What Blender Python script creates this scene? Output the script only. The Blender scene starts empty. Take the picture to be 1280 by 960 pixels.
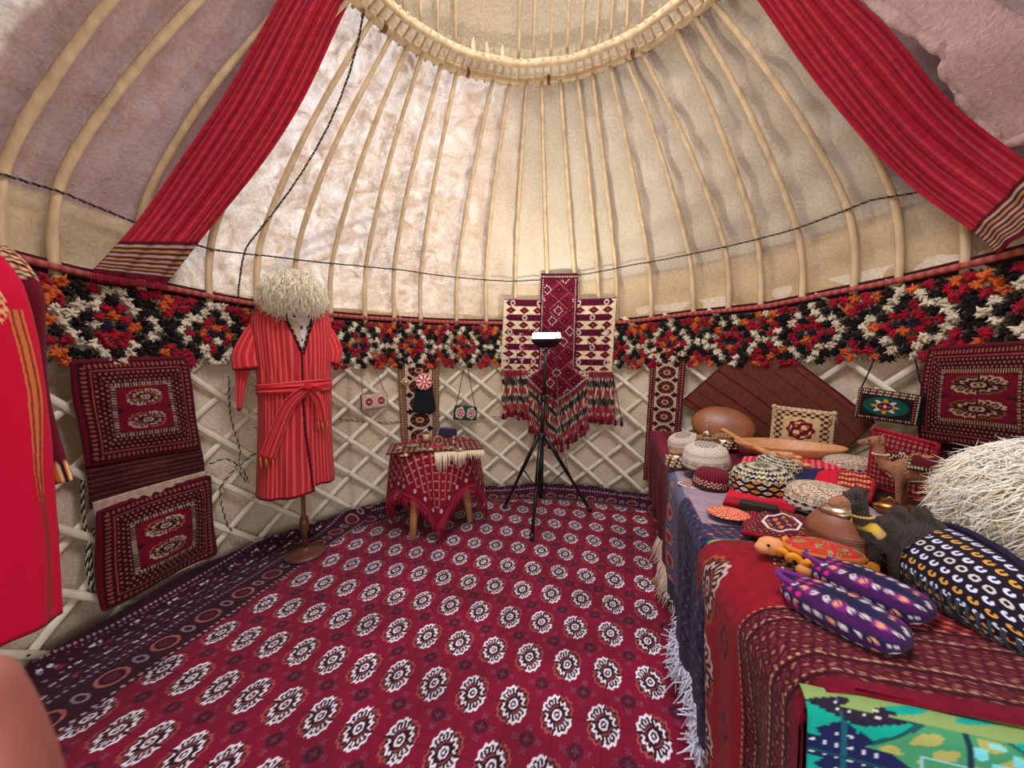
import bpy, math, random
import numpy as np
random.seed(7); rng = np.random.default_rng(7)
S = bpy.context.scene
COL = S.collection
pi = math.pi
sin, cos = math.sin, math.cos

# ---------------------------------------------------------------- camera
F = 450.; PITCH = .045; ROLL = -.02; EYE = 1.3
CX, CY, RW = .08, 1.55, 2.22            # centre and radius of the round lattice wall
RX, RY, RR, RZ = .18, 1.53, 1.17, 3.37  # crown ring
fw = np.array([0, cos(PITCH), -sin(PITCH)])
_u0 = np.array([0, sin(PITCH), cos(PITCH)]); _r0 = np.array([1., 0, 0])
rt = cos(ROLL)*_r0 + sin(ROLL)*_u0
up = -sin(ROLL)*_r0 + cos(ROLL)*_u0
O = np.array([0, 0, EYE])
cam = bpy.data.cameras.new('camera'); camo = bpy.data.objects.new('camera', cam); COL.objects.link(camo)
cam.sensor_width = 36; cam.lens = 36*F/1280; cam.clip_start = .01
from mathutils import Matrix, Vector, noise as mn
camo.matrix_world = Matrix([[rt[0], up[0], -fw[0], O[0]], [rt[1], up[1], -fw[1], O[1]], [rt[2], up[2], -fw[2], O[2]], [0, 0, 0, 1]])
cam.dof.use_dof = True; cam.dof.focus_distance = 1.7; cam.dof.aperture_fstop = 7.0
S.camera = camo
S.view_settings.view_transform = 'Standard'; S.view_settings.look = 'None'
S.view_settings.exposure = 0.12; S.view_settings.gamma = 1; S.view_settings.use_curve_mapping = False

# ---------------------------------------------------------------- light
wd = bpy.data.worlds.new('sky'); S.world = wd; wd.use_nodes = True
wn = wd.node_tree; bg = wn.nodes['Background']
sky = wn.nodes.new('ShaderNodeTexSky'); sky.sky_type = 'NISHITA'; sky.sun_disc = False
sky.sun_elevation = math.radians(38); sky.sun_rotation = math.radians(-28)
wn.links.new(sky.outputs[0], bg.inputs[0]); bg.inputs[1].default_value = .35

def sun(direction, energy, color, angle):
    l = bpy.data.lights.new('sun', 'SUN'); l.energy = energy; l.color = color; l.angle = angle
    o = bpy.data.objects.new('sun', l); COL.objects.link(o)
    o.rotation_euler = Vector(direction).to_track_quat('-Z', 'Y').to_euler()
sun((.47, -.62, -.62), 3.1, (1, .84, .64), .03)

def area(name, loc, direction, sx, sy, power, color):
    l = bpy.data.lights.new(name, 'AREA'); l.shape = 'RECTANGLE'; l.size = sx; l.size_y = sy
    l.energy = power; l.color = color
    o = bpy.data.objects.new(name, l); COL.objects.link(o); o.location = loc
    o.rotation_euler = Vector(direction).to_track_quat('-Z', 'Y').to_euler()
area('daylight_door', (.1, -.72, 1.15), (0, 1, .12), 1.5, 1.9, 25, (1, .93, .86))
area('daylight_crown', (RX, RY-.35, RZ+.3), (0, .15, -1), 1.4, 1.1, 88, (.97, .93, 1))

# ---------------------------------------------------------------- helpers
def ray(x, y): return fw + rt*(x-640)/F + up*(480-y)/F
def onz(x, y, z): d = ray(x, y); return O + d*(z-EYE)/d[2]
def ony(x, y, Y): d = ray(x, y); return O + d*(Y/d[1])
def oncyl(x, y, off=0):
    d = ray(x, y); a = d[0]**2+d[1]**2; b = -(d[0]*CX+d[1]*CY); c = CX*CX+CY*CY-(RW-off)**2
    return O + d*((-b+math.sqrt(b*b-a*c))/a)
def proj(P):
    q = np.asarray(P)-O; z = q@fw; return 640+F*(q@rt)/z, 480-F*(q@up)/z
def depth(P): return float((np.asarray(P)-O)@fw)
def thz(x, y, off=0):
    p = oncyl(x, y, off); return math.atan2(p[0]-CX, p[1]-CY), p[2]
def W(th, z, off=0):
    th = np.asarray(th); z = np.asarray(z)+0*th
    return np.stack([CX+(RW-off)*np.sin(th), CY+(RW-off)*np.cos(th), z], -1)
def lin(c):
    c = np.asarray(c, float)/255.; return np.where(c <= .04045, c/12.92, ((c+.055)/1.055)**2.4)

ORG = {}
def tag(o, label=None, cat=None, group=None, kind=None):
    if label: o['label'] = label
    if cat: o['category'] = cat
    if group: o['group'] = group
    if kind: o['kind'] = kind
    return o
def thing(name, label, cat, loc, group=None):
    o = bpy.data.objects.new(name, None); COL.objects.link(o)
    o.location = tuple(float(v) for v in loc); o.empty_display_size = .05
    ORG[o.name] = np.array(loc, float); return tag(o, label, cat, group)

def link_mesh(name, V, Fq, mat, parent=None, cols=None, smooth=True, loc=None, label=None):
    V = np.asarray(V, float).reshape(-1, 3)
    if parent is not None: org = ORG[parent.name]
    elif loc is not None: org = np.array(loc, float)
    else:
        org = np.array([(V[:, 0].min()+V[:, 0].max())/2, (V[:, 1].min()+V[:, 1].max())/2, V[:, 2].min()])
    V = V-org
    me = bpy.data.meshes.new(name)
    if isinstance(Fq, np.ndarray):
        n = len(Fq); k = Fq.shape[1]
        me.vertices.add(len(V)); me.vertices.foreach_set('co', V.ravel())
        me.loops.add(n*k); me.loops.foreach_set('vertex_index', Fq.astype(np.int32).ravel())
        me.polygons.add(n); me.polygons.foreach_set('loop_start', np.arange(0, n*k, k, dtype=np.int32))
        me.update(calc_edges=True); me.validate()
    else:
        me.from_pydata(V.tolist(), [], Fq); me.update()
    if cols is not None:
        at = me.color_attributes.new('Col', 'FLOAT_COLOR', 'POINT')
        c = np.ones((len(V), 4)); c[:, :3] = np.asarray(cols).reshape(-1, 3); at.data.foreach_set('color', c.ravel())
    if smooth: me.polygons.foreach_set('use_smooth', np.ones(len(me.polygons), bool))
    for m in (mat if isinstance(mat, (list, tuple)) else [mat]): me.materials.append(m)
    o = bpy.data.objects.new(name, me); COL.objects.link(o)
    if parent is not None: o.parent = parent
    else: o.location = org.tolist()
    ORG[o.name] = org
    if label: o['label'] = label
    return o

def gfaces(nu, nv, cu=False, base=0):
    i = np.arange(nu if cu else nu-1)[:, None]; j = np.arange(nv-1)[None, :]
    i2 = (i+1) % nu
    f = np.stack([i*nv+j, i2*nv+j, i2*nv+j+1, i*nv+j+1], -1)
    return f.reshape(-1, 4)+base
def normals(P):
    du = np.gradient(P, axis=0); dv = np.gradient(P, axis=1); n = np.cross(du, dv)
    return n/np.maximum(np.linalg.norm(n, axis=-1, keepdims=True), 1e-9)
def grid(name, P, C, mat, parent=None, thick=0, mask=None, cu=False, label=None, loc=None):
    """sheet with its own thickness; C = linear colours per vertex"""
    nu, nv = P.shape[:2]
    f = gfaces(nu, nv, cu)
    if mask is not None: f = f[mask.reshape(-1)]
    V = P.reshape(-1, 3); K = None if C is None else np.broadcast_to(C, P.shape).reshape(-1, 3)
    if thick:
        B = (P-normals(P)*thick).reshape(-1, 3); n = len(V)
        # rim
        e = np.concatenate([f[:, [0, 1]], f[:, [1, 2]], f[:, [2, 3]], f[:, [3, 0]]])
        key = e[:, 0].astype(np.int64)*n+e[:, 1]; rk = e[:, 1].astype(np.int64)*n+e[:, 0]
        be = e[~np.isin(key, rk)]
        rim = np.stack([be[:, 1], be[:, 0], be[:, 0]+n, be[:, 1]+n], -1)
        f = np.concatenate([f, f[:, ::-1]+n, rim]); V = np.concatenate([V, B])
        if K is not None: K = np.concatenate([K, K*.8])
    return link_mesh(name, V, f, mat, parent, K, True, loc, label)

class MB:
    def __init__(s): s.v = []; s.f = []; s.c = []; s.n = 0
    def add(s, V, Fc, c=(1, 1, 1)):
        V = np.asarray(V, float).reshape(-1, 3)
        s.v.append(V); s.f += [tuple(int(k)+s.n for k in q) for q in Fc]
        c = np.asarray(c, float); s.c.append(np.broadcast_to(c, V.shape).copy()); s.n += len(V); return s
    def box(s, c, d, ax=None, col=(1, 1, 1)):
        ax = np.eye(3) if ax is None else np.asarray(ax, float)
        V = [np.asarray(c)+sum(ax[k]*d[k]/2*sg[k] for k in range(3)) for sg in
             [(-1, -1, -1), (1, -1, -1), (1, 1, -1), (-1, 1, -1), (-1, -1, 1), (1, -1, 1), (1, 1, 1), (-1, 1, 1)]]
        return s.add(V, [(0, 3, 2, 1), (4, 5, 6, 7), (0, 1, 5, 4), (1, 2, 6, 5), (2, 3, 7, 6), (3, 0, 4, 7)], col)
    def tube(s, pts, r, n=8, col=(1, 1, 1), flat=1., updir=None, closed=False):
        P = np.asarray(pts, float); m = len(P)
        r = np.broadcast_to(np.asarray(r, float), (m,))
        T = np.gradient(P, axis=0)
        if closed: T = np.roll(P, -1, 0)-np.roll(P, 1, 0)
        T /= np.maximum(np.linalg.norm(T, axis=1, keepdims=True), 1e-9)
        if updir is None:
            a = np.array([0, 0, 1.]) if abs(T[0][2]) < .9 else np.array([1., 0, 0])
        else: a = np.asarray(updir, float)
        V = []; N = a
        for k in range(m):
            N = N-T[k]*(N@T[k]); N = N/max(np.linalg.norm(N), 1e-9); B = np.cross(T[k], N)
            for q in range(n):
                t = 2*pi*q/n; V.append(P[k]+r[k]*(cos(t)*N*flat+sin(t)*B))
        fc = [(k*n+q, k*n+(q+1) % n, (k+1)*n+(q+1) % n, (k+1)*n+q) for k in range(m-1) for q in range(n)]
        if closed: fc += [((m-1)*n+q, (m-1)*n+(q+1) % n, (q+1) % n, q) for q in range(n)]
        else: fc += [tuple(range(n))[::-1], tuple((m-1)*n+q for q in range(n))]
        c = np.asarray(col, float)
        if c.ndim == 2: c = np.repeat(c, n, 0)
        return s.add(V, fc, c)
    def ell(s, c, r, ax=None, n=16, m=10, col=(1, 1, 1)):
        ax = np.eye(3) if ax is None else np.asarray(ax, float)
        r = np.broadcast_to(np.asarray(r, float), (3,)); V = []
        for j in range(1, m):
            for i in range(n):
                a = 2*pi*i/n; b = pi*j/m
                V.append(np.asarray(c)+ax[0]*r[0]*sin(b)*cos(a)+ax[1]*r[1]*sin(b)*sin(a)+ax[2]*r[2]*cos(b))
        V += [np.asarray(c)+ax[2]*r[2], np.asarray(c)-ax[2]*r[2]]
        fc = [(j*n+i, (j+1)*n+i, (j+1)*n+(i+1) % n, j*n+(i+1) % n) for j in range(m-2) for i in range(n)]
        t = (m-1)*n
        fc += [(t, i, (i+1) % n) for i in range(n)]+[(t+1, (m-2)*n+(i+1) % n, (m-2)*n+i) for i in range(n)]
        return s.add(V, fc, col)
    def lathe(s, prof, c, n=24, col=(1, 1, 1), ax=None):
        ax = np.eye(3) if ax is None else np.asarray(ax, float)
        V = [np.asarray(c)+ax[0]*r*cos(2*pi*i/n)+ax[1]*r*sin(2*pi*i/n)+ax[2]*z for r, z in prof for i in range(n)]
        m = len(prof)
        fc = [(k*n+i, k*n+(i+1) % n, (k+1)*n+(i+1) % n, (k+1)*n+i) for k in range(m-1) for i in range(n)]
        fc += [tuple(range(n))[::-1], tuple((m-1)*n+i for i in range(n))]
        return s.add(V, fc, col)
    def poly(s, pts, z0, z1, col=(1, 1, 1)):
        n = len(pts); V = [(p[0], p[1], z0) for p in pts]+[(p[0], p[1], z1) for p in pts]
        fc = [tuple(range(n))[::-1], tuple(range(n, 2*n))]+[(i, (i+1) % n, n+(i+1) % n, n+i) for i in range(n)]
        return s.add(V, fc, col)
    def build(s, name, mat, parent=None, smooth=True, label=None, loc=None):
        o = link_mesh(name, np.concatenate(s.v), s.f, mat, parent, np.concatenate(s.c), smooth, loc, label)
        return o
def fuse(o, vox, smooth=4):
    m = o.modifiers.new('r', 'REMESH'); m.mode = 'VOXEL'; m.voxel_size = vox; m.use_smooth_shade = True
    m = o.modifiers.new('s', 'SMOOTH'); m.iterations = smooth; m.factor = .5
    return o
def bevel(o, w=.004, seg=2):
    m = o.modifiers.new('b', 'BEVEL'); m.width = w; m.segments = seg; m.limit_method = 'ANGLE'; return o
def frame(d, upv=(0, 0, 1)):
    """orthonormal axes, third along d"""
    z = np.asarray(d, float); z = z/np.linalg.norm(z); x = np.cross(upv, z)
    if np.linalg.norm(x) < 1e-3: x = np.array([1., 0, 0])
    x = x/np.linalg.norm(x); return np.array([x, np.cross(z, x), z])
def spline(pts, n):
    P = np.asarray(pts, float); m = len(P); t = np.linspace(0, m-1, n); out = []
    for q in t:
        i = min(int(q), m-2); f = q-i
        p0 = P[max(i-1, 0)]; p1 = P[i]; p2 = P[i+1]; p3 = P[min(i+2, m-1)]
        out.append(.5*((2*p1)+(-p0+p2)*f+(2*p0-5*p1+4*p2-p3)*f*f+(-p0+3*p1-3*p2+p3)*f**3))
    return np.array(out)

# ---------------------------------------------------------------- materials
def mat(name, col=None, rough=.8, metal=0, noise=None, bump=0, bscale=200, sheen=0, attr=False, spec=.3, trans=None, stretch=None):
    m = bpy.data.materials.new(name); m.use_nodes = True; nt = m.node_tree; b = nt.nodes['Principled BSDF']
    b.inputs['Roughness'].default_value = rough; b.inputs['Metallic'].default_value = metal
    b.inputs['Specular IOR Level'].default_value = spec
    if sheen: b.inputs['Sheen Weight'].default_value = sheen; b.inputs['Sheen Roughness'].default_value = .5
    tc = nt.nodes.new('ShaderNodeTexCoord')
    src = None
    if attr:
        a = nt.nodes.new('ShaderNodeAttribute'); a.attribute_name = 'Col'; src = a.outputs['Color']
    elif col is not None:
        c = lin(col); b.inputs['Base Color'].default_value = (*c, 1)
    if noise:
        sc, amt = noise[:2]
        n = nt.nodes.new('ShaderNodeTexNoise'); n.inputs['Scale'].default_value = sc; n.inputs['Detail'].default_value = 6
        co = tc.outputs['Object']
        if stretch:
            mp = nt.nodes.new('ShaderNodeMapping'); mp.inputs['Scale'].default_value = stretch
            nt.links.new(co, mp.inputs[0]); co = mp.outputs[0]
        nt.links.new(co, n.inputs['Vector'])
        mr = nt.nodes.new('ShaderNodeMapRange'); mr.inputs[1].default_value = .3; mr.inputs[2].default_value = .7
        mr.inputs[3].default_value = 1-amt; mr.inputs[4].default_value = 1+amt
        nt.links.new(n.outputs[0], mr.inputs[0])
        mx = nt.nodes.new('ShaderNodeVectorMath'); mx.operation = 'MULTIPLY'
        if src: nt.links.new(src, mx.inputs[0])
        else: mx.inputs[0].default_value = lin(col)
        nt.links.new(mr.outputs[0], mx.inputs[1]); src = mx.outputs[0]
    if src: nt.links.new(src, b.inputs['Base Color'])
    if bump:
        n = nt.nodes.new('ShaderNodeTexNoise'); n.inputs['Scale'].default_value = bscale; n.inputs['Detail'].default_value = 4
        nt.links.new(tc.outputs['Object'], n.inputs['Vector'])
        bp = nt.nodes.new('ShaderNodeBump'); bp.inputs['Strength'].default_value = bump; bp.inputs['Distance'].default_value = .01
        nt.links.new(n.outputs[0], bp.inputs['Height']); nt.links.new(bp.outputs[0], b.inputs['Normal'])
    if trans:
        out = nt.nodes['Material Output']; tr = nt.nodes.new('ShaderNodeBsdfTranslucent')
        if src: nt.links.new(src, tr.inputs[0])
        else: tr.inputs[0].default_value = (*lin(col), 1)
        ms = nt.nodes.new('ShaderNodeMixShader'); ms.inputs[0].default_value = trans
        nt.links.new(b.outputs[0], ms.inputs[1]); nt.links.new(tr.outputs[0], ms.inputs[2]); nt.links.new(ms.outputs[0], out.inputs[0])
    return m

def felt(name, col, trans, mott, seed, scale=7., attr=False):
    """pressed wool felt: clumps let more or less sun through"""
    m = bpy.data.materials.new(name); m.use_nodes = True; nt = m.node_tree; b = nt.nodes['Principled BSDF']
    b.inputs['Roughness'].default_value = .95; b.inputs['Specular IOR Level'].default_value = .1
    L = nt.links; tc = nt.nodes.new('ShaderNodeTexCoord')
    mp = nt.nodes.new('ShaderNodeMapping'); mp.inputs['Location'].default_value = (seed, seed*.7, 0); L.new(tc.outputs['Object'], mp.inputs[0])
    n1 = nt.nodes.new('ShaderNodeTexNoise'); n1.inputs['Scale'].default_value = scale; n1.inputs['Detail'].default_value = 9; n1.inputs['Roughness'].default_value = .72; n1.inputs['Distortion'].default_value = .8
    n2 = nt.nodes.new('ShaderNodeTexNoise'); n2.inputs['Scale'].default_value = 60; n2.inputs['Detail'].default_value = 6
    n3 = nt.nodes.new('ShaderNodeTexNoise'); n3.inputs['Scale'].default_value = 1.1; n3.inputs['Detail'].default_value = 3
    for n in (n1, n2, n3): L.new(mp.outputs[0], n.inputs['Vector'])
    r1 = nt.nodes.new('ShaderNodeMapRange'); r1.inputs[1].default_value = .35; r1.inputs[2].default_value = .65
    r1.inputs[3].default_value = max(trans*(1-mott), 0); r1.inputs[4].default_value = min(trans*(1+mott), 1); L.new(n1.outputs[0], r1.inputs[0])
    cr = nt.nodes.new('ShaderNodeValToRGB'); e = cr.color_ramp.elements; n2.inputs['Roughness'].default_value = .7
    c = lin(col); e[0].position = .3; e[0].color = (*(c*np.array([.62, .56, .48])), 1); e[1].position = .68; e[1].color = (*np.minimum(c*1.12, 1), 1)
    ad = nt.nodes.new('ShaderNodeMath'); ad.operation = 'MULTIPLY_ADD'; ad.inputs[1].default_value = .6; L.new(n2.outputs[0], ad.inputs[0])
    sc = nt.nodes.new('ShaderNodeMath'); sc.operation = 'MULTIPLY'; sc.inputs[1].default_value = .42; L.new(n3.outputs[0], sc.inputs[0]); L.new(sc.outputs[0], ad.inputs[2])
    L.new(ad.outputs[0], cr.inputs[0]); L.new(cr.outputs[0], b.inputs['Base Color'])
    bp = nt.nodes.new('ShaderNodeBump'); bp.inputs['Strength'].default_value = .7; bp.inputs['Distance'].default_value = .015
    L.new(n2.outputs[0], bp.inputs['Height']); L.new(bp.outputs[0], b.inputs['Normal'])
    tr = nt.nodes.new('ShaderNodeBsdfTranslucent'); L.new(cr.outputs[0], tr.inputs[0])
    if attr:
        a = nt.nodes.new('ShaderNodeAttribute'); a.attribute_name = 'Col'
        mv = nt.nodes.new('ShaderNodeVectorMath'); mv.operation = 'MULTIPLY'; L.new(a.outputs['Color'], mv.inputs[0]); L.new(cr.outputs[0], mv.inputs[1])
        L.new(mv.outputs[0], b.inputs['Base Color'])
        a2 = nt.nodes.new('ShaderNodeAttribute'); a2.attribute_name = 'Thin'
        mt = nt.nodes.new('ShaderNodeMath'); mt.operation = 'MULTIPLY'; L.new(a2.outputs['Fac'], mt.inputs[0]); L.new(r1.outputs[0], mt.inputs[1])
    ms = nt.nodes.new('ShaderNodeMixShader'); L.new(mt.outputs[0] if attr else r1.outputs[0], ms.inputs[0]); L.new(b.outputs[0], ms.inputs[1]); L.new(tr.outputs[0], ms.inputs[2])
    L.new(ms.outputs[0], nt.nodes['Material Output'].inputs[0]); return m

M_rug = mat('woven_pile', attr=True, rough=.9, bump=.4, bscale=260, sheen=.05, noise=(40, .22), spec=.12)
M_floor = mat('carpet_pile', attr=True, rough=.7, bump=.4, bscale=300, sheen=.08, noise=(3.2, .3), spec=.18)
M_cloth = mat('cloth', attr=True, rough=.85, bump=.25, bscale=350, sheen=.05, spec=.15)
M_thin = mat('sheer_cloth', attr=True, rough=.8, bump=.2, bscale=300, trans=.5, noise=(30, .15))
M_wood = mat('pale_peeled_wood', (196, 172, 134), rough=.6, noise=(5, .22), bump=.2, bscale=40, stretch=(4, 4, 1))
M_slat = mat('whitewashed_slat', (222, 212, 188), rough=.6, noise=(9, .12), bump=.1, bscale=60)
M_vc = mat('painted', attr=True, rough=.5)
M_wool = mat('wool', attr=True, rough=.95, sheen=.08, spec=.1)
M_black = mat('black_metal', (16, 17, 19), rough=.38, spec=.5)
M_brown = mat('turned_brown_wood', (92, 55, 38), rough=.4, noise=(8, .3), stretch=(1, 1, 6), spec=.5)
M_bowl = mat('carved_wood', (196, 140, 92), rough=.45, noise=(14, .2), stretch=(1, 8, 1), spec=.5)
M_leather = mat('tan_leather', (150, 90, 52), rough=.4, noise=(6, .22), bump=.1, bscale=60, spec=.5)
M_clay = mat('brown_clay', (132, 78, 54), rough=.5, noise=(20, .2), spec=.4)
M_silver = mat('old_silver', (190, 170, 140), rough=.3, metal=.9, noise=(60, .3))
M_fleece = mat('white_fleece', attr=True, rough=.9, sheen=.2)
M_skin = mat('skin', (150, 88, 76), rough=.55, noise=(30, .06))
M_plush_d = mat('dark_brown_plush', (52, 40, 34), rough=1, noise=(60, .35), bump=1, bscale=180, sheen=.1)
M_plush_t = mat('tan_plush', (160, 108, 76), rough=1, noise=(60, .2), bump=.9, bscale=180, sheen=.1)

# colours of the textiles
MAR = lin((92, 12, 28)); DMAR = lin((52, 8, 20)); CRIM = lin((140, 10, 48)); RED = lin((170, 22, 38)); NAVY = lin((22, 20, 48))
CREAM = lin((222, 200, 164)); WHT = lin((226, 216, 206)); BLK = lin((18, 14, 16)); ORG_ = lin((206, 92, 36)); SALM = lin((176, 88, 78)); PINK = lin((200, 60, 80))
GOLD = lin((196, 150, 70)); TEAL = lin((14, 150, 128)); BROWN = lin((120, 62, 40))
def put(C, m, c): C[m] = c
def blank(shape, c): return np.broadcast_to(np.asarray(c, float), shape+(3,)).copy()
# ---------------------------------------------------------------- patterns (colour of the yarn at each knot)
def gul(C, x, y, field, dark, white, second, flip=False, line=.1):
    """quartered, lobed octagon medallion; x, y run -1..1 across it"""
    r = np.hypot(x, y); a = np.arctan2(y, x)
    Rb = 1+.05*np.cos(16*a)-.04*np.cos(4*a)
    q = (x*y < 0) ^ flip
    put(C, r < Rb, dark)
    put(C, (r < Rb) & (r > Rb-.15) & q, white); put(C, (r < Rb) & (r > Rb-.13) & ~q, second)
    put(C, (r < .86) & (r > .58) & ~q & (np.sin(a*18) > .1), second*.5)
    aa = np.abs(((a+pi/4) % (pi/2))-pi/4)
    put(C, q & (r > .56) & (r < .8) & (np.sin(a*22) > .3), white)
    w = np.abs(r-(.62+.07*np.cos(a*12)))
    put(C, ~q & (w < line*.62), white)
    put(C, (np.minimum(np.abs(x), np.abs(y)) < .05) & (r < Rb), dark)
    put(C, (r < .5) & (r > .4) & q, second*.6)
    o = np.maximum(np.abs(x), np.abs(y))*.6+(np.abs(x)+np.abs(y))*.42
    put(C, o < .3, white); put(C, o < .19, dark); put(C, o < .08, white)

def dots(C, m, u, v, pu, pv, c, k=.32, shape=0):
    a = np.abs((u/pu) % 1-.5); b = np.abs((v/pv) % 1-.5)
    d = (a+b) if shape else np.hypot(a, b)
    put(C, m & (d < k), c)

def bokhara(w, h, nu, nv, nx, ny, bw, base=MAR, dark=DMAR, white=CREAM, second=SALM, field=CRIM, gr=.42, lobes=True):
    """small Turkmen rug face: borders of dots round a field of medallions. returns colours (nu,nv) u across, v up"""
    u, v = np.meshgrid(np.linspace(0, w, nu), np.linspace(0, h, nv), indexing='ij')
    C = blank(u.shape, dark)
    e = np.minimum(np.minimum(u, w-u), np.minimum(v, h-v))
    vert = np.minimum(u, w-u) < np.minimum(v, h-v)
    al = np.where(vert, v, u)
    b1, b2, b3 = bw*.34, bw*.42, bw*.86
    put(C, e < bw*.07, base*1.3)
    dots(C, (e > bw*.08) & (e < b1), al, e-bw*.08, bw*.16, bw*.26, SALM*.75, .3)
    put(C, (e > b1) & (e < b2), base); put(C, (e > b1+bw*.02) & (e < b1+bw*.06), SALM*.8)
    m = (e > b2) & (e < b3)
    dots(C, m, al+(np.floor((e-b2)/(bw*.146)) % 2)*bw*.09, e-b2, bw*.18, bw*.146, SALM*.7, .34, 1)
    dots(C, m, al+(np.floor((e-b2)/(bw*.146)) % 2)*bw*.09, e-b2, bw*.18, bw*.146, white*.8, .13, 1)
    m = (e > b3) & (e < bw); put(C, m, dark); put(C, m & (((al/(bw*.05)).astype(int)) % 2 == 0), white*.75)
    fm = e > bw; fx = (u-bw)/(w-2*bw)*nx; fy = (v-bw)/(h-2*bw)*ny
    x = (fx % 1-.5)/.5; y = (fy % 1-.5)/.5
    put(C, fm, dark)
    if lobes: put(C, fm & ((x*.78)**2+(y*.84)**2 < 1), field)
    else: put(C, fm, field)
    K = C.copy(); gul(K, x/(gr*2), y/(gr*2), field, dark, white, second, flip=True)
    C[fm] = K[fm]
    return C

def column_strip(w, h, nu, nv, n, ground, edge, gc):
    """narrow runner with one column of round medallions"""
    u, v = np.meshgrid(np.linspace(-1, 1, nu), np.linspace(0, n, nv), indexing='ij')
    C = blank(u.shape, ground); a = np.abs(u)
    put(C, a > .66, edge); dots(C, (a > .72) & (a < .92), a, v*1., .2, .17, CREAM*.7, .22)
    put(C, (a > .64) & (a < .67), DMAR)
    y = (v % 1-.5)*2; x = u/.5
    r = np.hypot(x, y/.84); put(C, r < 1, DMAR); put(C, (r < .86) & (r > .62) & (np.sin(np.arctan2(y, x)*8) > -.2), BROWN)
    put(C, (r < .55), BROWN*.6); put(C, (r < .4) & (r > .26), ground); put(C, (r < .2), RED)
    d = np.abs(np.abs(u)-.5)*3.4+np.abs(np.abs(y)-1)*2
    put(C, (d < .75) & (a < .64), DMAR)
    return C

def carpet_pattern(X, Y):
    """the big floor carpet in the room's own metres"""
    a = np.array([.1635, -.0465]); b = np.array([.0735, .2225]); o = np.array([-.02, 1.34])
    det = a[0]*b[1]-a[1]*b[0]
    dx, dy = X-o[0], Y-o[1]
    U = (dx*b[1]-dy*b[0])/det; V = (a[0]*dy-a[1]*dx)/det
    fld = lin((122, 2, 44))
    C = blank(X.shape, fld)
    x = (U-np.round(U)); y = (V-np.round(V))
    put(C, (np.abs(x) < .012) | (np.abs(y) < .008), fld*.6)
    gul(C, x/.35, y/.355, fld, lin((40, 2, 20)), lin((228, 222, 232)), lin((160, 70, 70)), line=.12)
    # small dark star between four medallions
    x = U-.5-np.round(U-.5); y = V-.5-np.round(V-.5)
    r = np.hypot(x/.17, y/.125); m = r < 1
    put(C, m & (r > .82), lin((84, 20, 50))); put(C, m & (r <= .82), lin((70, 4, 30)))
    put(C, (r < .5) & (np.minimum(np.abs(x/.17), np.abs(y/.125)) < .12), lin((104, 44, 66)))
    for sx, sy in ((1.45, 0), (-1.45, 0), (0, 1.5), (0, -1.5)):
        xx, yy = x/.17-sx, y/.125-sy
        put(C, (np.hypot(xx, yy) < .42) & (((np.abs(xx) > .13) & (np.abs(yy) > .13)) | (np.hypot(xx, yy) < .12)), lin((124, 66, 88)))
    # border: straight down the left, curved along the far wall
    p, q = onz(128, 880, 0), onz(402, 690, 0)
    t = (q-p)[:2]; t = t/np.linalg.norm(t); nrm = np.array([-t[1], t[0]])
    dl = (X-p[0])*nrm[0]+(Y-p[1])*nrm[1]; al = (X-p[0])*t[0]+(Y-p[1])*t[1]
    rr = np.hypot(X-CX, Y-CY); dr = rr-1.93
    far = (dr > dl*.92) & (Y > 2.2) & (X > -1.3)
    d = np.where(far, dr, dl); al = np.where(far, np.arctan2(X-CX, Y-CY)*2.1, al)
    B = d > 0
    put(C, B, lin((48, 6, 26)))
    m = (d > 0) & (d < .035); dots(C, m, al, d, .03, .035, lin((196, 150, 160)), .3, 1)
    m = (d > .045) & (d < .2); y = (d-.12)/.055; x = ((al/.2) % 1-.5)*.2/.05
    r = np.hypot(x, y); put(C, m & (r < 1.05) & (r > .82), lin((170, 96, 92))); put(C, m & (r < .5), lin((84, 20, 40)))
    put(C, m & (np.hypot((np.abs(x)-2)/.45, y/.7) < 1) & (np.hypot((np.abs(x)-2)/.45, y/.7) > .6), lin((150, 120, 140)))
    m = (d > .2) & (d < .235); dots(C, m, al, d, .024, .035, lin((160, 120, 140)), .28)
    m = (d > .25) & (d < .47)
    z = (d-.25)/.22; ph = (al/.17) % 1
    bar = (np.abs((z*4) % 1-.5) < .12) & (((z*4).astype(int) % 2 == 0) ^ (ph < .5)) & (np.abs((ph % .5)-.25) < .16) & (((al/.012).astype(int) % 3) > 0)
    put(C, m & bar, lin((200, 190, 200)))
    put(C, m & (np.abs(((z*2) % 1)-.5)+np.abs((ph-.5)) < .12), lin((110, 30, 50)))
    dots(C, m, al, d, .05, .045, lin((120, 96, 120)), .16)
    m = (d > .47) & (d < .5); dots(C, m, al, d, .024, .03, lin((160, 120, 140)), .28)
    put(C, d > .5, lin((40, 8, 22)))
    return C

# ---------------------------------------------------------------- room shell
fl = MB(); fl.poly([(CX+2.9*cos(t), CY+2.9*sin(t)) for t in np.linspace(0, 2*pi, 49)[:-1]], -.08, -.012)
tag(fl.build('floor', mat('trodden_earth', (96, 78, 62), rough=.95, noise=(6, .3)), smooth=False), kind='structure')

def axis(parts):
    out = [parts[0][0]]
    for a, b, st in parts: out += list(np.linspace(a, b, max(int(round((b-a)/st)), 1)+1)[1:])
    return np.array(out)
xs = axis([(-2.35, -2.2, .03), (-2.2, -1.2, .0052), (-1.2, 1.0, .0042), (1.0, 1.4, .012), (1.4, 2.4, .05)])
ys = axis([(-.8, .3, .05), (.3, .8, .012), (.8, 2.1, .0045), (2.1, 3.2, .0062), (3.2, 4.0, .0075)])
X, Y = np.meshgrid(xs, ys, indexing='ij')
rr = np.hypot(X-CX, Y-CY); RC = 2.06
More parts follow.
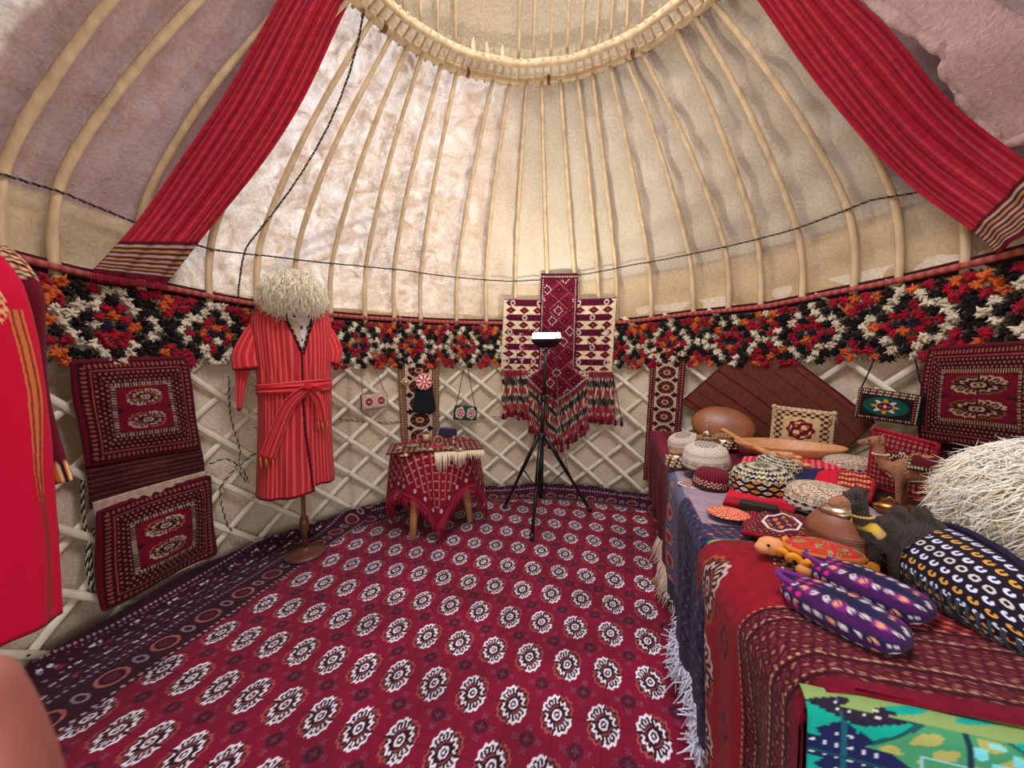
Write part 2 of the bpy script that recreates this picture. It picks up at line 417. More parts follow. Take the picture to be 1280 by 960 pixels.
# the carpet lies flat and is turned up where it meets the lattice
bend = np.clip(rr-RC, 0, None); ang = np.clip(bend/.1, 0, 1.25)
rad = np.where(bend > 0, RC+.1*np.sin(ang)*.9+np.clip(bend-.125, 0, None)*.25, rr)
wav = .012*np.sin(np.arctan2(X-CX, Y-CY)*9)+.01*np.sin(np.arctan2(X-CX, Y-CY)*23)
zz = np.where(bend > 0, .1*(1-np.cos(ang))+np.clip(bend-.125, 0, None)*.95, 0)*(1+wav*8)
P = np.stack([CX+(X-CX)*rad/np.maximum(rr, 1e-6), CY+(Y-CY)*rad/np.maximum(rr, 1e-6), zz], -1)
P[..., 2] += .0025*np.sin(X*9+Y*3)+.002*np.sin(Y*13-X*4)
inside = rr < 2.21
door_gap = (Y < -.35) & (np.abs(X) < .62)
fm = inside[:-1, :-1] & inside[1:, :-1] & inside[1:, 1:] & inside[:-1, 1:]
C = carpet_pattern(X, Y)
o = grid('floor_carpet', P, C, M_floor, mask=fm)
tag(o, 'large crimson carpet with rows of white medallions covering the whole tent floor', 'carpet')
del C, P, X, Y, rr

TH0, TH1 = -pi+.33, pi-.33    # the wall runs round to both sides of the doorway behind the camera
M_feltw = felt('wall_felt', (232, 216, 192), .10, .5, 3.)
segs = [('wall_left', TH0, -.75), ('wall_back', -.75, .95), ('wall_right', .95, TH1)]
for nm, a, b in segs:
    t, z = np.meshgrid(np.linspace(a, b, 60), np.linspace(0, 1.86, 16), indexing='ij')
    P = W(t, z, -.06-.015*np.sin(t*11+z*5)-.01*np.sin(t*29))
    tag(grid(nm, P, None, M_feltw, thick=-.02), kind='structure')

# roof
def ringpt(ph, r=RR, z=RZ): return np.stack([RX+r*np.sin(ph), RY+r*np.cos(ph), z+0*np.asarray(ph)], -1)
PROF = np.array([(0, 0, 1.72), (.13, .0, 1.95), (.25, .035, 2.16), (.34, .11, 2.33), (.46, .25, 2.55), (.62, .46, 2.83), (.8, .71, 3.1), (1, 1, RZ)])
def roof(th, ph, s, off=0):
    """point on a roof rib; th at the wall, ph at the crown"""
    s = np.asarray(s, float)
    sm = np.linspace(0, 1, 61); pq = spline(PROF, 300)
    q = np.interp(s, pq[:, 0], pq[:, 1]); z = np.interp(s, pq[:, 0], pq[:, 2])
    a = W(th+0*s, z, off); g = ringpt(ph+0*s, RR-off*.5)
    q = q[..., None]; p = a*(1-q)+g*q; p[..., 2] = z-off*.6*np.minimum(q[..., 0]*2, 1)
    return p
def ph_of_px(px):
    a = np.linspace(-1.35, 1.35, 2000); P = ringpt(a); q = P-O; d = q@fw
    x = 640+F*(q@rt)/d; return float(a[np.argmin(np.abs(x-px))])
tops = [437, 465, 488, 509, 527, 550, 571, 616, 636, 658, 677, 699, 721, 740, 762, 782, 802, 845, 867, 890, 931]
bots = [259, 319, 366, 411, 454, 490, 524, 569, 606, 644, 684, 719, 749, 771, 814, 867, 912, 952, 1004, 1070, 1126]
ribs = [(thz(b, 360)[0], ph_of_px(t)) for t, b in zip(tops, bots)]
th_l, ph_l = ribs[0]; th_r, ph_r = ribs[-1]
more = []
k = 0
for bx, by in ((170, 345), (64, 330), (-8, 300)):
    k += 1; more.append((thz(bx, by)[0], ph_l-.16*k))
ribs = more[::-1]+ribs
for k in range(1, 7): ribs.insert(0, (more[-1][0]-.13*k, more[-1][1]-.14*k))
ribs.append((thz(1209, 330)[0], ph_r+.17)); tr = ribs[-1]
for k in range(1, 8): ribs.append((tr[0]+.15*k, tr[1]+.15*k))
rib0 = 9
TH = np.array([r[0] for r in ribs]); PH = np.array([r[1] for r in ribs])
def ph_at(th): return np.interp(th, np.concatenate([[-pi], TH, [pi]]), np.concatenate([[-pi], PH, [pi]]))

M_fm = felt('cream_felt', (206, 192, 166), .08, .45, 5., 4.)
M_fp = felt('shade_tinted_thick_felt', (186, 156, 150), .03, .4, 9., 4.)  # thick felt with shade and red bounce mixed into its colour
M_roof = felt('roof_felt', (255, 255, 255), 1., .85, 1., 9., attr=True)  # strong mottling stands in for sun broken up by leaves, besides wool clumps
NTH, NS = 641, 90
tt = np.linspace(-pi, pi, NTH); ss = np.linspace(0, 1, NS)
t, s = np.meshgrid(tt, ss, indexing='ij')
pq_th = ph_at(t)
nearest = np.min(np.abs(t[..., None]-TH[None, None, :]), axis=-1)
P = roof(t, pq_th, s, -.03-np.minimum(nearest*.28, .035)*np.sin(pi*np.clip(s, 0, 1))**.5)
P += (.006*np.sin(t*37+s*19)+.006*np.sin(s*43-t*13))[..., None]*np.array([1, 1, .6])
def sm(x, a, b): q = np.clip((x-a)/(b-a), 0, 1); return q*q*(3-2*q)
TL = thz(232, 360)[0]; TM0 = thz(500, 360)[0]; TM1 = thz(690, 360)[0]; TR = thz(1175, 335)[0]; TF = thz(-30, 250)[0]
purple = np.array(lin((192, 160, 154))); sun_tint = np.array(lin((224, 188, 142))); cream = np.array(lin((212, 198, 172))); skirt = np.array(lin((212, 188, 146)))  # purple holds shade and red bounce as felt colour, the golden tone holds sunlight
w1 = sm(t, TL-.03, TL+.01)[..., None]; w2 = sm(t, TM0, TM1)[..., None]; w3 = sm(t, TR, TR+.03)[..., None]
C = purple*(1-w1)+(sun_tint*(1-w2)+cream*w2)*w1; C = C*(1-w3)+purple*w3
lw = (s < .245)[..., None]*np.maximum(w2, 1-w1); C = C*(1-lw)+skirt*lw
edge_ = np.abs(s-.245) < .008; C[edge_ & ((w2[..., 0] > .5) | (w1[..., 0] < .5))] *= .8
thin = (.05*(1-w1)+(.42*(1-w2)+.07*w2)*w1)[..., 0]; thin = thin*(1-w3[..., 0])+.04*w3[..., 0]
far = sm(-t, -TF+.02, -TF+.05)*(s > .3); thin = np.maximum(thin, .5*far); C = C*(1-far[..., None])+sun_tint*far[..., None]
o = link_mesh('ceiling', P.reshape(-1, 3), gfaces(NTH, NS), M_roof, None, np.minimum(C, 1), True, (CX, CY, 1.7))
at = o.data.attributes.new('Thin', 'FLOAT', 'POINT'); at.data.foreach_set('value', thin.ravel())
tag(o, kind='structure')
# felt cap drawn over the far half of the crown
a, q = np.meshgrid(np.linspace(-1.9, 1.9, 60), np.linspace(0, 1, 16), indexing='ij')
P = ringpt(a, RR*1.02, RZ-.01)*(1-q[..., None])+np.array([RX, RY+.05, RZ+.0])*q[..., None]
P[..., 2] += .50*np.sin(q*pi/2)
tag(grid('ceiling', P, None, M_fm), kind='structure')
# ---------------------------------------------------------------- roof ribs, crown, ropes
for k, (a, b) in enumerate(ribs):
    s = np.linspace(-.02, 1.0, 26); P = roof(np.full(26, a), np.full(26, b), s, .02)
    jit = np.array([math.sin(k*7.3), math.cos(k*3.1), 0])*.006
    P += np.sin(s*pi*2+k)[:, None]*jit
    m = MB(); m.tube(P, np.interp(s, [0, .5, 1], [.021, .019, .014])*(1+.06*np.sin(k+s*20)), 8)
    o = m.build('roof_pole', M_wood)
    vis = k-rib0
    ordn = ['first', 'second', 'third', 'fourth', 'fifth', 'sixth', 'seventh', 'eighth', 'ninth', 'tenth', 'eleventh', 'twelfth', 'thirteenth', 'fourteenth', 'fifteenth', 'sixteenth', 'seventeenth', 'eighteenth', 'nineteenth', 'twentieth', 'twenty-first', 'twenty-second']
    if 0 <= vis < 22: lab = ordn[vis]+' pale bent roof pole counting right from the left red band'
    elif -3 <= vis < 0: lab = ordn[-1-vis]+' stout pale roof pole counting left from the left red band'
    elif 22 <= vis < 25: lab = ordn[vis-22]+' roof pole beyond the right red band under the folded felt'
    else: lab = 'pale bent roof pole on the doorway side of the tent behind the viewer'
    tag(o, lab, 'roof pole', 'curved roof poles running up to the crown')

cr = thing('crown_ring', 'double wooden crown ring with pegs where the roof poles meet', 'crown ring', (RX, RY, RZ))
a = np.linspace(0, 2*pi, 121)[:-1]
for nm, r, z, rd in (('outer_hoop', RR, RZ, .026), ('inner_hoop', 1.03, RZ+.01, .024)):
    m = MB(); m.tube(ringpt(a, r, z)+np.stack([0*a, 0*a, .004*np.sin(a*17)], -1), rd*(1+.07*np.sin(a*23)), 10, closed=True); m.build(nm, M_wood, cr)
for k in range(5):
    m = MB(); b = -.9+k*.5
    q = np.linspace(b, b+.02, 3); m.tube(ringpt(q, RR, RZ), .031, 10, col=lin((120, 80, 60))); m.build('binding', M_wool, cr)
for k in range(66):
    b = -1.65+3.3*k/65
    m = MB(); m.tube([ringpt(b, 1.0, RZ+.012), ringpt(b, RR+.045, RZ-.004)], .0085, 6); m.build('peg', M_wood, cr)
for px in [470, 486, 508, 528, 549, 571, 649, 667, 688, 708, 726, 744, 762, 781, 800]:
    # bowed slats over the opening
    q = np.linspace(-1.35, 1.35, 1600); R_ = ringpt(q, 1.03); d = (R_-O)@fw; b = q[np.argmin(np.abs(640+F*((R_-O)@rt)/d-px))]
    p0 = ringpt(b, 1.05, RZ); p1 = np.array([RX+(p0[0]-RX)*.45, RY-.8, RZ])
    t_ = np.linspace(0, 1, 20)[:, None]; P = p0*(1-t_)+p1*t_; P[:, 2] += .42*np.sin(t_[:, 0]*pi)**.8
    m = MB(); m.tube(P, .011, 6); m.build('crown_slat', M_wood, cr)
for px in (592, 609, 628):
    R_ = ringpt(np.linspace(-1, 1, 900), 1.03); d = (R_-O)@fw; p0 = R_[np.argmin(np.abs(640+F*((R_-O)@rt)/d-px))]
    m = MB(); m.tube([p0, p0+np.array([0, -.01, .05]), p0+np.array([.003, -.02, .10])], [.012, .02, .006], 6); m.build('broken_slat_stub', M_wood, cr)

def rope_mesh(m, P, r, c1, c2, pitch=.05, n=4):
    """two-ply twisted cord"""
    P = np.asarray(P); L = np.concatenate([[0], np.cumsum(np.linalg.norm(np.diff(P, axis=0), axis=1))])
    N = max(int(L[-1]/(pitch/6)), 8); s = np.linspace(0, L[-1], N); Q = np.stack([np.interp(s, L, P[:, k]) for k in range(3)], -1)
    T = np.gradient(Q, axis=0); T /= np.linalg.norm(T, axis=1, keepdims=True)
    A = np.cross(T, [0, 0, 1.]); nn = np.linalg.norm(A, axis=1, keepdims=True); A = np.where(nn < .2, np.cross(T, [1., 0, 0]), A); A /= np.linalg.norm(A, axis=1, keepdims=True); B = np.cross(T, A)
    for c, o_ in ((c1, 0), (c2, pi)):
        w = s/pitch*2*pi+o_
        m.tube(Q+r*.55*(np.cos(w)[:, None]*A+np.sin(w)[:, None]*B), r*.62, n, col=c)
M_rope = mat('cord', attr=True, rough=.9)
RB, RWh = lin((24, 20, 20)), lin((196, 186, 166))

knee = [(-90, 190), (0, 213), (70, 235), (155, 270), (260, 308), (340, 318), (440, 330), (500, 336), (640, 350), (700, 346), (790, 330), (870, 315), (1000, 283), (1100, 245), (1155, 235), (1290, 195)]
K = [thz(*p, .05) for p in knee]; ka = np.array(K)
tq = np.linspace(ka[0, 0], ka[-1, 0], 160); zq = np.interp(tq, ka[:, 0], ka[:, 1])
ssm = np.linspace(0, .6, 200)
def s_of_z(z):
    P = roof(np.zeros(200), np.zeros(200), ssm); return float(np.interp(z, P[:, 2], ssm))
KP = np.array([roof(np.array([t_]), np.array([float(ph_at(t_))]), np.array([s_of_z(z_-.02)]), .045)[0] for t_, z_ in zip(tq, zq)])
m = MB(); rope_mesh(m, KP, .0065, RB, lin((110, 96, 84)), .04, 3)
tag(m.build('twisted_cord', M_rope), 'dark twisted cord tied round the roof poles at their bend', 'cord')
# cord running from the crown down past the poles
tc0, pc0 = thz(292, 372)[0], ph_of_px(452)
s = np.linspace(0, 1, 60)
m = MB(); rope_mesh(m, roof(np.interp(s, [0, .25, 1], [tc0, thz(298, 312)[0], ribs[12][0]]), np.full(60, pc0), s, .04), .0065, RB, lin((120, 108, 96)), .04, 3)
tag(m.build('twisted_cord', M_rope), 'long dark cord hanging from the crown down between two left roof poles', 'cord')

# rope-like braid along the top of the wall
rp = [(-60, 305), (0, 318), (100, 343), (215, 362), (300, 378), (420, 395), (500, 400), (620, 404), (780, 403), (860, 393), (960, 383), (1040, 367), (1130, 350), (1280, 315), (1330, 303)]
R_ = np.array([thz(*p, .03) for p in rp])
def zrope(th): return np.interp(th, R_[:, 0], R_[:, 1])
tq = np.linspace(-2.5, 2.6, 500)
bd = thing('wall_top_braid', 'rose and brown braided band running along the top of the lattice wall', 'braided band', (CX, CY+RW, 1.7))
m = MB(); n = len(tq); ck = np.where((np.arange(n) % 2 == 0)[:, None], lin((176, 96, 84)), lin((140, 54, 56)))
m.tube(W(tq, zrope(tq), .055), .017, 8, col=ck); m.build('braid', M_rope, bd)
t, q = np.meshgrid(tq, np.linspace(0, 1, 3), indexing='ij')
grid('dark_edging', W(t, zrope(t)+.04-.07*q, .012), blank(t.shape, lin((62, 12, 24))), M_cloth, bd, thick=.006)

def on_felt(px, py):
    d = ray(px, py)
    for t_ in np.linspace(.4, 6, 900):
        p = O+d*t_
        if math.hypot(p[0]-CX, p[1]-CY) > np.interp(p[2], PR_z, PR_r): return p
    return O+d*4
PR_q = spline(PROF, 200); PR_z = PR_q[:, 2]; PR_r = RW-(RW-RR)*PR_q[:, 1]
SD = np.array([.47, -.62, -.62]); SD /= np.linalg.norm(SD)
tree = thing('bare_tree', 'bare tree outside whose branches throw thin shadows on the left felt', 'tree', (-3.1, 5.6, 0))
def branch(px, dist, r0, r1):
    P_ = spline(np.array([on_felt(*q)-SD*(dist+.05*k) for k, q in enumerate(px)]), 24); m = MB(); m.tube(P_, np.linspace(r0, r1, 24), 8); m.build('branch', M_bark, tree); return P_
M_bark = mat('grey_bark', (96, 82, 70), rough=.95, noise=(12, .3))
b1 = branch([(318, 372), (372, 312), (430, 285), (500, 262), (560, 240)], 1.0, .032, .012)
branch([(330, 366), (380, 322), (440, 300), (505, 285), (545, 300)], 1.0, .026, .008)
branch([(452, 390), (462, 345), (478, 300), (500, 262), (530, 200)], 1.05, .022, .006)
branch([(262, 372), (250, 340), (226, 318)], 1.0, .015, .006); branch([(300, 372), (282, 345), (262, 322), (240, 312)], 1.0, .013, .005)
m = MB(); m.tube(spline([(-3.1, 5.6, 0), (-3.05, 5.4, 1.0), (b1[0][0]-.3, b1[0][1]+.5, b1[0][2]-.3), b1[0]], 20), np.linspace(.12, .035, 20), 10); m.build('trunk', M_bark, tree)

# ---------------------------------------------------------------- red woven bands
def roof_band(name, label, A, B, seed, ridge):
    """A, B: pixel edges from the crown (first) to the wall (last), laid on the roof surface"""
    def surf(px, py, off=.15):
        # meet the view ray with the inner roof surface
        d = ray(px, py); lo, hi = .4, 9.
        ts = np.linspace(.4, 6, 240); best = None
        ts = np.linspace(.4, 6, 1600)
        for t_ in ts:
            p = O+d*t_; r = math.hypot(p[0]-CX, p[1]-CY)
            zz_ = np.interp(p[2], PR_z, PR_r)
            if r > zz_-off and p[2] < RZ+.5: best = p; break
        return best if best is not None else O+d*2.
    a = spline(A, 40); b = spline(B, 40); Q = np.linspace(0, 1, 41)
    ea = np.array([surf(*p) for p in a]); eb = np.array([surf(*p) for p in b])
    for E_ in (ea, eb):
        for k in range(3): E_[:, k] = np.convolve(np.pad(np.pad(E_[:, k], 3, mode='edge'), 0), np.ones(7)/7, 'valid')
    L = spline(ea, 260); Rr_ = spline(eb, 260)
    q, l = np.meshgrid(Q, np.linspace(0, 1, 260), indexing='ij')
    P = L[None]*(1-q[..., None])+Rr_[None]*q[..., None]
    nn = normals(P); inw = np.array([CX, CY, 1.6])-P.mean((0, 1)); sg = np.sign((nn.mean((0, 1))@inw))
    P = P+sg*nn*(.006*np.sin(q*26+seed)*(.4+.6*np.abs(np.sin(l*5+seed)))+.006*np.sin(q*11+l*6))[..., None]
    C = blank(q.shape, lin((206, 36, 62)))
    put(C, ((q*41).astype(int) % 4) == 0, lin((222, 84, 100))); put(C, ((q*41).astype(int) % 7) == 3, lin((160, 16, 40)))
    e = l > .86; put(C, e, lin((120, 12, 34)))
    for k in range(7):
        put(C, np.abs(l-(.875+.0155*k)) < .0028, lin((205, 170, 110)) if k % 2 else lin((216, 196, 180)))
    C *= (1+.05*np.sin(l*240))[..., None]
    return P, C
PRs = np.linspace(0, 1, 200); PR_q = spline(PROF, 200); PR_z = PR_q[:, 2]; 
PR_r = RW-(RW-RR)*PR_q[:, 1]
rb = thing('woven_roof_band', 'sheer red striped cloth band falling from the crown across the left felt', 'roof band', (-1.6, 2.2, 1.7), 'red cloth bands crossing the roof')
P, C = roof_band('b', '', [(372, -40), (345, 0), (285, 110), (225, 200), (170, 280), (108, 346)], [(470, -40), (437, 0), (385, 112), (330, 200), (270, 275), (204, 360)], 0, 1)
grid('band_cloth', P, C, M_thin, rb, thick=.003)
m = MB()
for k in range(40):
    p = P[k, -1]; m.tube([p, p+np.array([.004*math.sin(k), 0, -.045])], .0022, 3, col=lin((150, 20, 46)))
m.build('fringe', M_rope, rb)
rb = thing('woven_roof_band', 'broad red striped cloth band falling from the crown across the right felt', 'roof band', (1.9, 1.6, 1.7), 'red cloth bands crossing the roof')
P, C = roof_band('b', '', [(918, -40), (950, 0), (1000, 75), (1060, 150), (1108, 205), (1160, 252), (1215, 288), (1252, 322)], [(1035, -40), (1070, 0), (1119, 41), (1175, 112), (1231, 161), (1280, 199), (1350, 250)], 2, 1)
grid('band_cloth', P, C, M_thin, rb, thick=.003)

# turned back felt flap at the right, with its rolled edge
pp = [(1060, -30), (1085, 0), (1126, 28), (1160, 50), (1182, 66), (1184, 88), (1200, 115), (1218, 146), (1240, 172), (1260, 180), (1295, 168)]
def onroof(px, py, off):
    d = ray(px, py)
    for t_ in np.linspace(.4, 6, 600):
        p = O+d*t_
        if math.hypot(p[0]-CX, p[1]-CY) > np.interp(p[2], PR_z, PR_r)-off: return p
    return O+d*2
ed = spline(np.array([onroof(*p, .13) for p in pp]), 60)
ft = thing('felt_flap', 'shade-tinted mauve grey door felt folded back at the upper right with a rolled edge', 'felt flap', ed[-1])
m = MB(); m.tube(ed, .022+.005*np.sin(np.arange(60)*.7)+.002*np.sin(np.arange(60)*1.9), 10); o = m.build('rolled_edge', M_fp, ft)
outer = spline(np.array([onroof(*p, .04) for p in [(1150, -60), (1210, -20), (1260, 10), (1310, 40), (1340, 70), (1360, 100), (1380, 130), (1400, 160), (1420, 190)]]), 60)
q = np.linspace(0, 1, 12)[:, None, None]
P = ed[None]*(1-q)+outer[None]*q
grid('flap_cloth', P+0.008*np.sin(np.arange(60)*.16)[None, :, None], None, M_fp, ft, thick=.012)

# ---------------------------------------------------------------- lattice wall
lt = thing('lattice_wall', 'whitewashed crossed slat lattice lining the tent wall', 'lattice', (CX, CY+RW, 0))
dth = .365/RW; run = 1.74/math.tan(math.radians(40))/RW
cnt = 0
th_s = np.arange(TH0, TH1, dth)
for sg, off in ((1, .012), (-1, -.008)):
    for t0 in th_s:
        zt = np.linspace(.02, 1.76, 14); th = t0+sg*(1.76-zt)/1.74*run
        ok = (th > TH0-.01) & (th < TH1+.01)
        if ok.sum() < 3: continue
        th, zt = th[ok], zt[ok]
        P = W(th, zt, off+.006*math.sin(t0*31))
        n = np.array([math.sin(th.mean()), math.cos(th.mean()), 0])
        m = MB(); m.tube(P, .0205, 8, flat=.45, updir=n)
        m.build('slat', M_slat, lt); cnt += 1
m = MB()
for t0 in th_s:
    for j in range(0, 6):
        z = .1+j*.306; th = t0+(1.76-z)/1.74*run
        if TH0 < th < TH1: p = W(th, z, .022); nn_ = W(th, z, .03)-p; m.tube([p, p+nn_], .005, 5, col=lin((60, 44, 34)))
m.build('rawhide_knots', M_rope, lt, ); tag(bpy.data.objects['rawhide_knots'], kind='stuff')
print('slats', cnt)
# upright rod behind the band
for px, y0, y1, lab in ((500, 396, 600, 'thin upright rod tied to the lattice left of the black pouch'),):
    t_, z0 = thz(px, y0, .03); z1 = thz(px, y1, .03)[1]
    m = MB(); m.tube(W(np.full(6, t_), np.linspace(z0, max(z1, .05), 6), .03), .009, 8); tag(m.build('upright_rod', M_wood), lab, 'rod')
# cords on the lattice
def cyl_cord(pts, lab, off=.03, r=.006):
    P = spline(np.array([oncyl(*p, off) for p in pts]), 50); m = MB(); rope_mesh(m, P, r, RB, RWh, .05, 4)
    return tag(m.build('knotted_rope', M_rope), lab, 'cord', 'black and white cords on the lattice')
cyl_cord([(236, 533), (262, 536), (300, 536), (330, 533), (420, 524), (470, 528), (560, 524), (640, 520)], 'black and white cord stretched level along the lattice behind the red robe', -.03)
cyl_cord([(286, 470), (288, 520), (300, 572), (276, 610), (282, 650), (290, 664)], 'black and white cord dangling and knotted left of the red robe')
cyl_cord([(330, 560), (312, 572), (298, 586), (310, 604), (304, 588), (284, 574), (262, 580)], 'loose end of black and white cord tied in a bow on the lattice')
cyl_cord([(103, 600), (104, 640), (112, 690), (116, 740), (108, 700), (118, 660)], 'dark cord hanging down behind the left edge of the saddle bag', .02)

# ---------------------------------------------------------------- tuft net valance
TU = []
def tuft_mesh(k):
    m = MB(); r_ = np.random.default_rng(k)
    m.ell((0, 0, 0), (.017, .017, .017), n=6, m=4)
    for i in range(16):
        d = r_.normal(size=3); d[1] *= .6; d[2] -= .15; d /= np.linalg.norm(d); p = d*(.030+.008*r_.random())
        m.tube([d*.010, d*.022+r_.normal(size=3)*.002, p+r_.normal(size=3)*.004], [.011, .0085, .001], 4)
    return m
TUF = [tuft_mesh(k) for k in range(7)]
TUF = [(np.concatenate(m.v), m.f) for m in TUF]
tcol = {'w': (204, 194, 168), 'b': (24, 18, 20), 'r': (150, 16, 40), 'o': (200, 92, 40), 'n': (34, 26, 44)}
va = thing('tuft_valance', 'net valance of black, white, red and orange wool tufts along the wall top', 'valance', (CX, CY+RW, 1.3))
tf = []
rows = 9
a0, a1 = thz(40, 350)[0], R_[-2, 0]+.15
na = int((a1-a0)*(RW-.06)/.056)
for i in range(na):
    for j in range(rows):
        th = a0+(i+.5*(j % 2))*.056/(RW-.06)
        arc = (th-a0)*(RW-.06)
        u = ((arc/.50) % 1-.5)*2; v = (j-4)/4.3
        per = int(arc/.50)
        if abs(v) > .8 and (i+j//2) % 3 == 1 and j == rows-1: continue
        M_ = abs(u)*1.15+abs(v)
        if M_ < .2: c = 'n'
        elif M_ < .42: c = 'o' if (i+j) % 3 else 'r'
        elif M_ < .62: c = 'r'
        elif M_ < .80: c = 'b'
        elif M_ < 1.1: c = 'w'
        elif M_ < 1.28: c = 'b'
        elif M_ < 1.6: c = 'r' if (i+j) % 2 else 'b'
        else: c = 'o' if (i+j) % 2 else 'r'
        if random.random() < .07: c = random.choice('wbro')
        z = zrope(th)-.062-j*.046+random.uniform(-.008, .008)
        th += random.uniform(-.003, .003); off = .055+random.uniform(-.008, .01)
        p = W(th, z, off); dp = depth(p)
        tf.append((dp if dp > 0 else 99, float(th), p, c))
tf.sort(key=lambda q: q[0])
def add_tuft(m, th, p, c):
    V, Fc = random.choice(TUF); a = random.uniform(0, 6.28); s = random.uniform(.85, 1.1)
    V = V*s; V = np.stack([V[:, 0]*cos(a)-V[:, 2]*sin(a), V[:, 1], V[:, 0]*sin(a)+V[:, 2]*cos(a)], -1)
    V = np.stack([V[:, 0]*cos(th)+V[:, 1]*sin(th), -V[:, 0]*sin(th)+V[:, 1]*cos(th), V[:, 2]], -1)
    m.add(V+p, Fc, lin(tcol[c])*random.uniform(.8, 1.15))
big = MB()
for k, (dp, th, p, c) in enumerate(tf):
    if k < 100:
        m = MB(); add_tuft(m, th, p, c); m.build('tuft', M_wool, va)
    else: add_tuft(big, th, p, c)
tag(big.build('tufts', M_wool, va), kind='stuff')
net = MB()
for k in range(0, na, 1):
    for sg in (1, -1):
        th0 = a0+k*.056/(RW-.06)
        zz_ = np.linspace(-.03, -.44, 8); th = th0+sg*(-zz_)*.5/RW
        net.tube(W(th, zrope(th)+zz_, .035), .0022, 3, col=BLK)
net.build('net', M_rope, va)
# ---------------------------------------------------------------- textiles hung on the lattice
def patch(TL, TR, BR, BL, nu, nv, off=.05):
    c = [np.array(thz(*p, off)) for p in (TL, TR, BR, BL)]
    u, v = np.meshgrid(np.linspace(0, 1, nu), np.linspace(0, 1, nv), indexing='ij'); u_, v_ = u[..., None], v[..., None]
    q = (c[3]*(1-u_)+c[2]*u_)*(1-v_)+(c[0]*(1-u_)+c[1]*u_)*v_
    return u, v, q[..., 0], q[..., 1]

sb = thing('saddle_bag', 'long dark maroon woven saddle bag hanging on the lattice left of the robe', 'saddle bag', W(thz(180, 600)[0], .2, .05))
u, v, th, z = patch((86, 452), (230, 446), (248, 560), (106, 582), 130, 120)
P = W(th, z, .055+.035*np.sin(u*pi)**.4*np.sin(v*pi)**.4+.006*np.sin(u*9+v*7))
grid('upper_pouch', P, bokhara(.52, .50, 130, 120, 1, 2, .135, white=lin((190, 160, 140)), field=lin((112, 12, 34)), gr=.36), M_rug, sb, thick=-.012)
# slanted stitching along the pouch mouth
m = MB()
for k in range(11):
    a = P[8+11*k, 3]; m.tube([a, a+(P[12+11*k, 6]-a)*.9+np.array([0, 0, .008])], .004, 4, col=lin((210, 180, 150)))
m.build('slanted_stitches', M_rope, sb)
u, v, th, z = patch((106, 580), (250, 556), (256, 598), (112, 636), 120, 40)
C = blank(u.shape, lin((58, 12, 24))); dots(C, u > -1, u*60+v*9, v*9, 1, 1, lin((118, 66, 58)), .28)
grid('middle_panel', W(th, z, .045+.01*np.sin(v*pi)), C, M_rug, sb, thick=-.01)
u, v, th, z = patch((113, 628), (256, 588), (257, 606), (115, 646), 60, 8)
grid('pale_lining', W(th, z, .060+.004*np.sin(u*60)), blank(u.shape, lin((196, 170, 150))), M_rug, sb, thick=-.006)
u, v, th, z = patch((116, 640), (259, 594), (268, 692), (126, 764), 130, 120)
P = W(th, z, .055+.045*np.sin(u*pi)**.4*np.sin(v*pi)**.5+.012*np.sin(u*7-v*5))
grid('lower_pouch', P, bokhara(.52, .52, 130, 120, 1, 2, .135, white=lin((200, 176, 150)), field=lin((112, 12, 34)), gr=.36), M_rug, sb, thick=-.012)
for a_, b_, nm in ((P[3, 0], P[-3, 0], 'bottom_cord'),):
    m = MB(); m.tube([P[2, 0]+[0, 0, -.004], P[64, 0]+[0, 0, -.004], P[-2, 0]+[0, 0, -.004]], .006, 6, col=lin((176, 150, 130))); m.build(nm, M_rope, sb)
m = MB(); rs = np.random.default_rng(3)
for k in range(60):
    d = rs.normal(size=3)*.02; p = W(thz(270, 700)[0], thz(270, 702)[1], .07); m.tube([p, p+d+np.array([0, 0, -.035])], [.007, .002], 4, col=BLK)
m.build('tassel', M_wool, sb)

# narrow cream strip with the black pouch
u, v, th, z = patch((496, 440), (549, 440), (549, 556), (502, 556), 60, 170)
o = grid('woven_strip', W(th, z, .04), column_strip(1, 4, 60, 170, 5.6, lin((204, 182, 156)), lin((128, 92, 66)), None), M_rug, thick=-.008)
tag(o, 'narrow cream and brown woven strip with dark medallions behind the black pouch', 'wall hanging')
bp = thing('beaded_pouch', 'black tapered pouch topped by a red and white beaded disc', 'pouch', oncyl(528, 512, .08))
u, v, th, z = patch((520, 478), (540, 478), (545, 512), (515, 514), 16, 16, .07)
zb = z-.03*np.sin(u*pi)*(1-v)
grid('pouch_body', W(th, zb, .075+.02*np.sin(u*pi)), blank(u.shape, lin((20, 26, 26))), M_cloth, bp, thick=.02)
c0 = oncyl(530, 477, .11); ax = frame([c0[0]-CX, c0[1]-CY, 0]); mp = depth(c0)/F
a, r = np.meshgrid(np.linspace(0, 2*pi, 61)[:-1], np.linspace(0.02, 1, 20), indexing='ij')
P = c0+mp*10.5*(r*np.cos(a))[..., None]*ax[0]+mp*10.5*(r*np.sin(a))[..., None]*ax[1]-(.012*(1-r*r))[..., None]*ax[2]
C = blank(a.shape, lin((190, 40, 40))); put(C, (np.sin(a*8) > 0) & (r > .3) & (r < .8), WHT); put(C, (r > .88) & (np.sin(a*14) > 0), WHT); put(C, r < .15, WHT)
grid('beaded_disc', P, C, M_vc, bp, thick=.008, cu=True)
c0 = oncyl(507, 477, .085); ax = frame([c0[0]-CX, c0[1]-CY, 0]); m = MB()
for s_, col_, dz in ((.046, CREAM, 0), (.032, lin((120, 90, 50)), -.006), (.02, CREAM, -.012)):
    m.lathe([(s_, 0), (s_*.9, -.006)], c0+ax[2]*dz, 4, col_, ax=np.array([ax[0], ax[1], ax[2]]))
m.tube([c0+ax[1]*.04, c0+ax[1]*.13], .003, 5, col=CREAM)
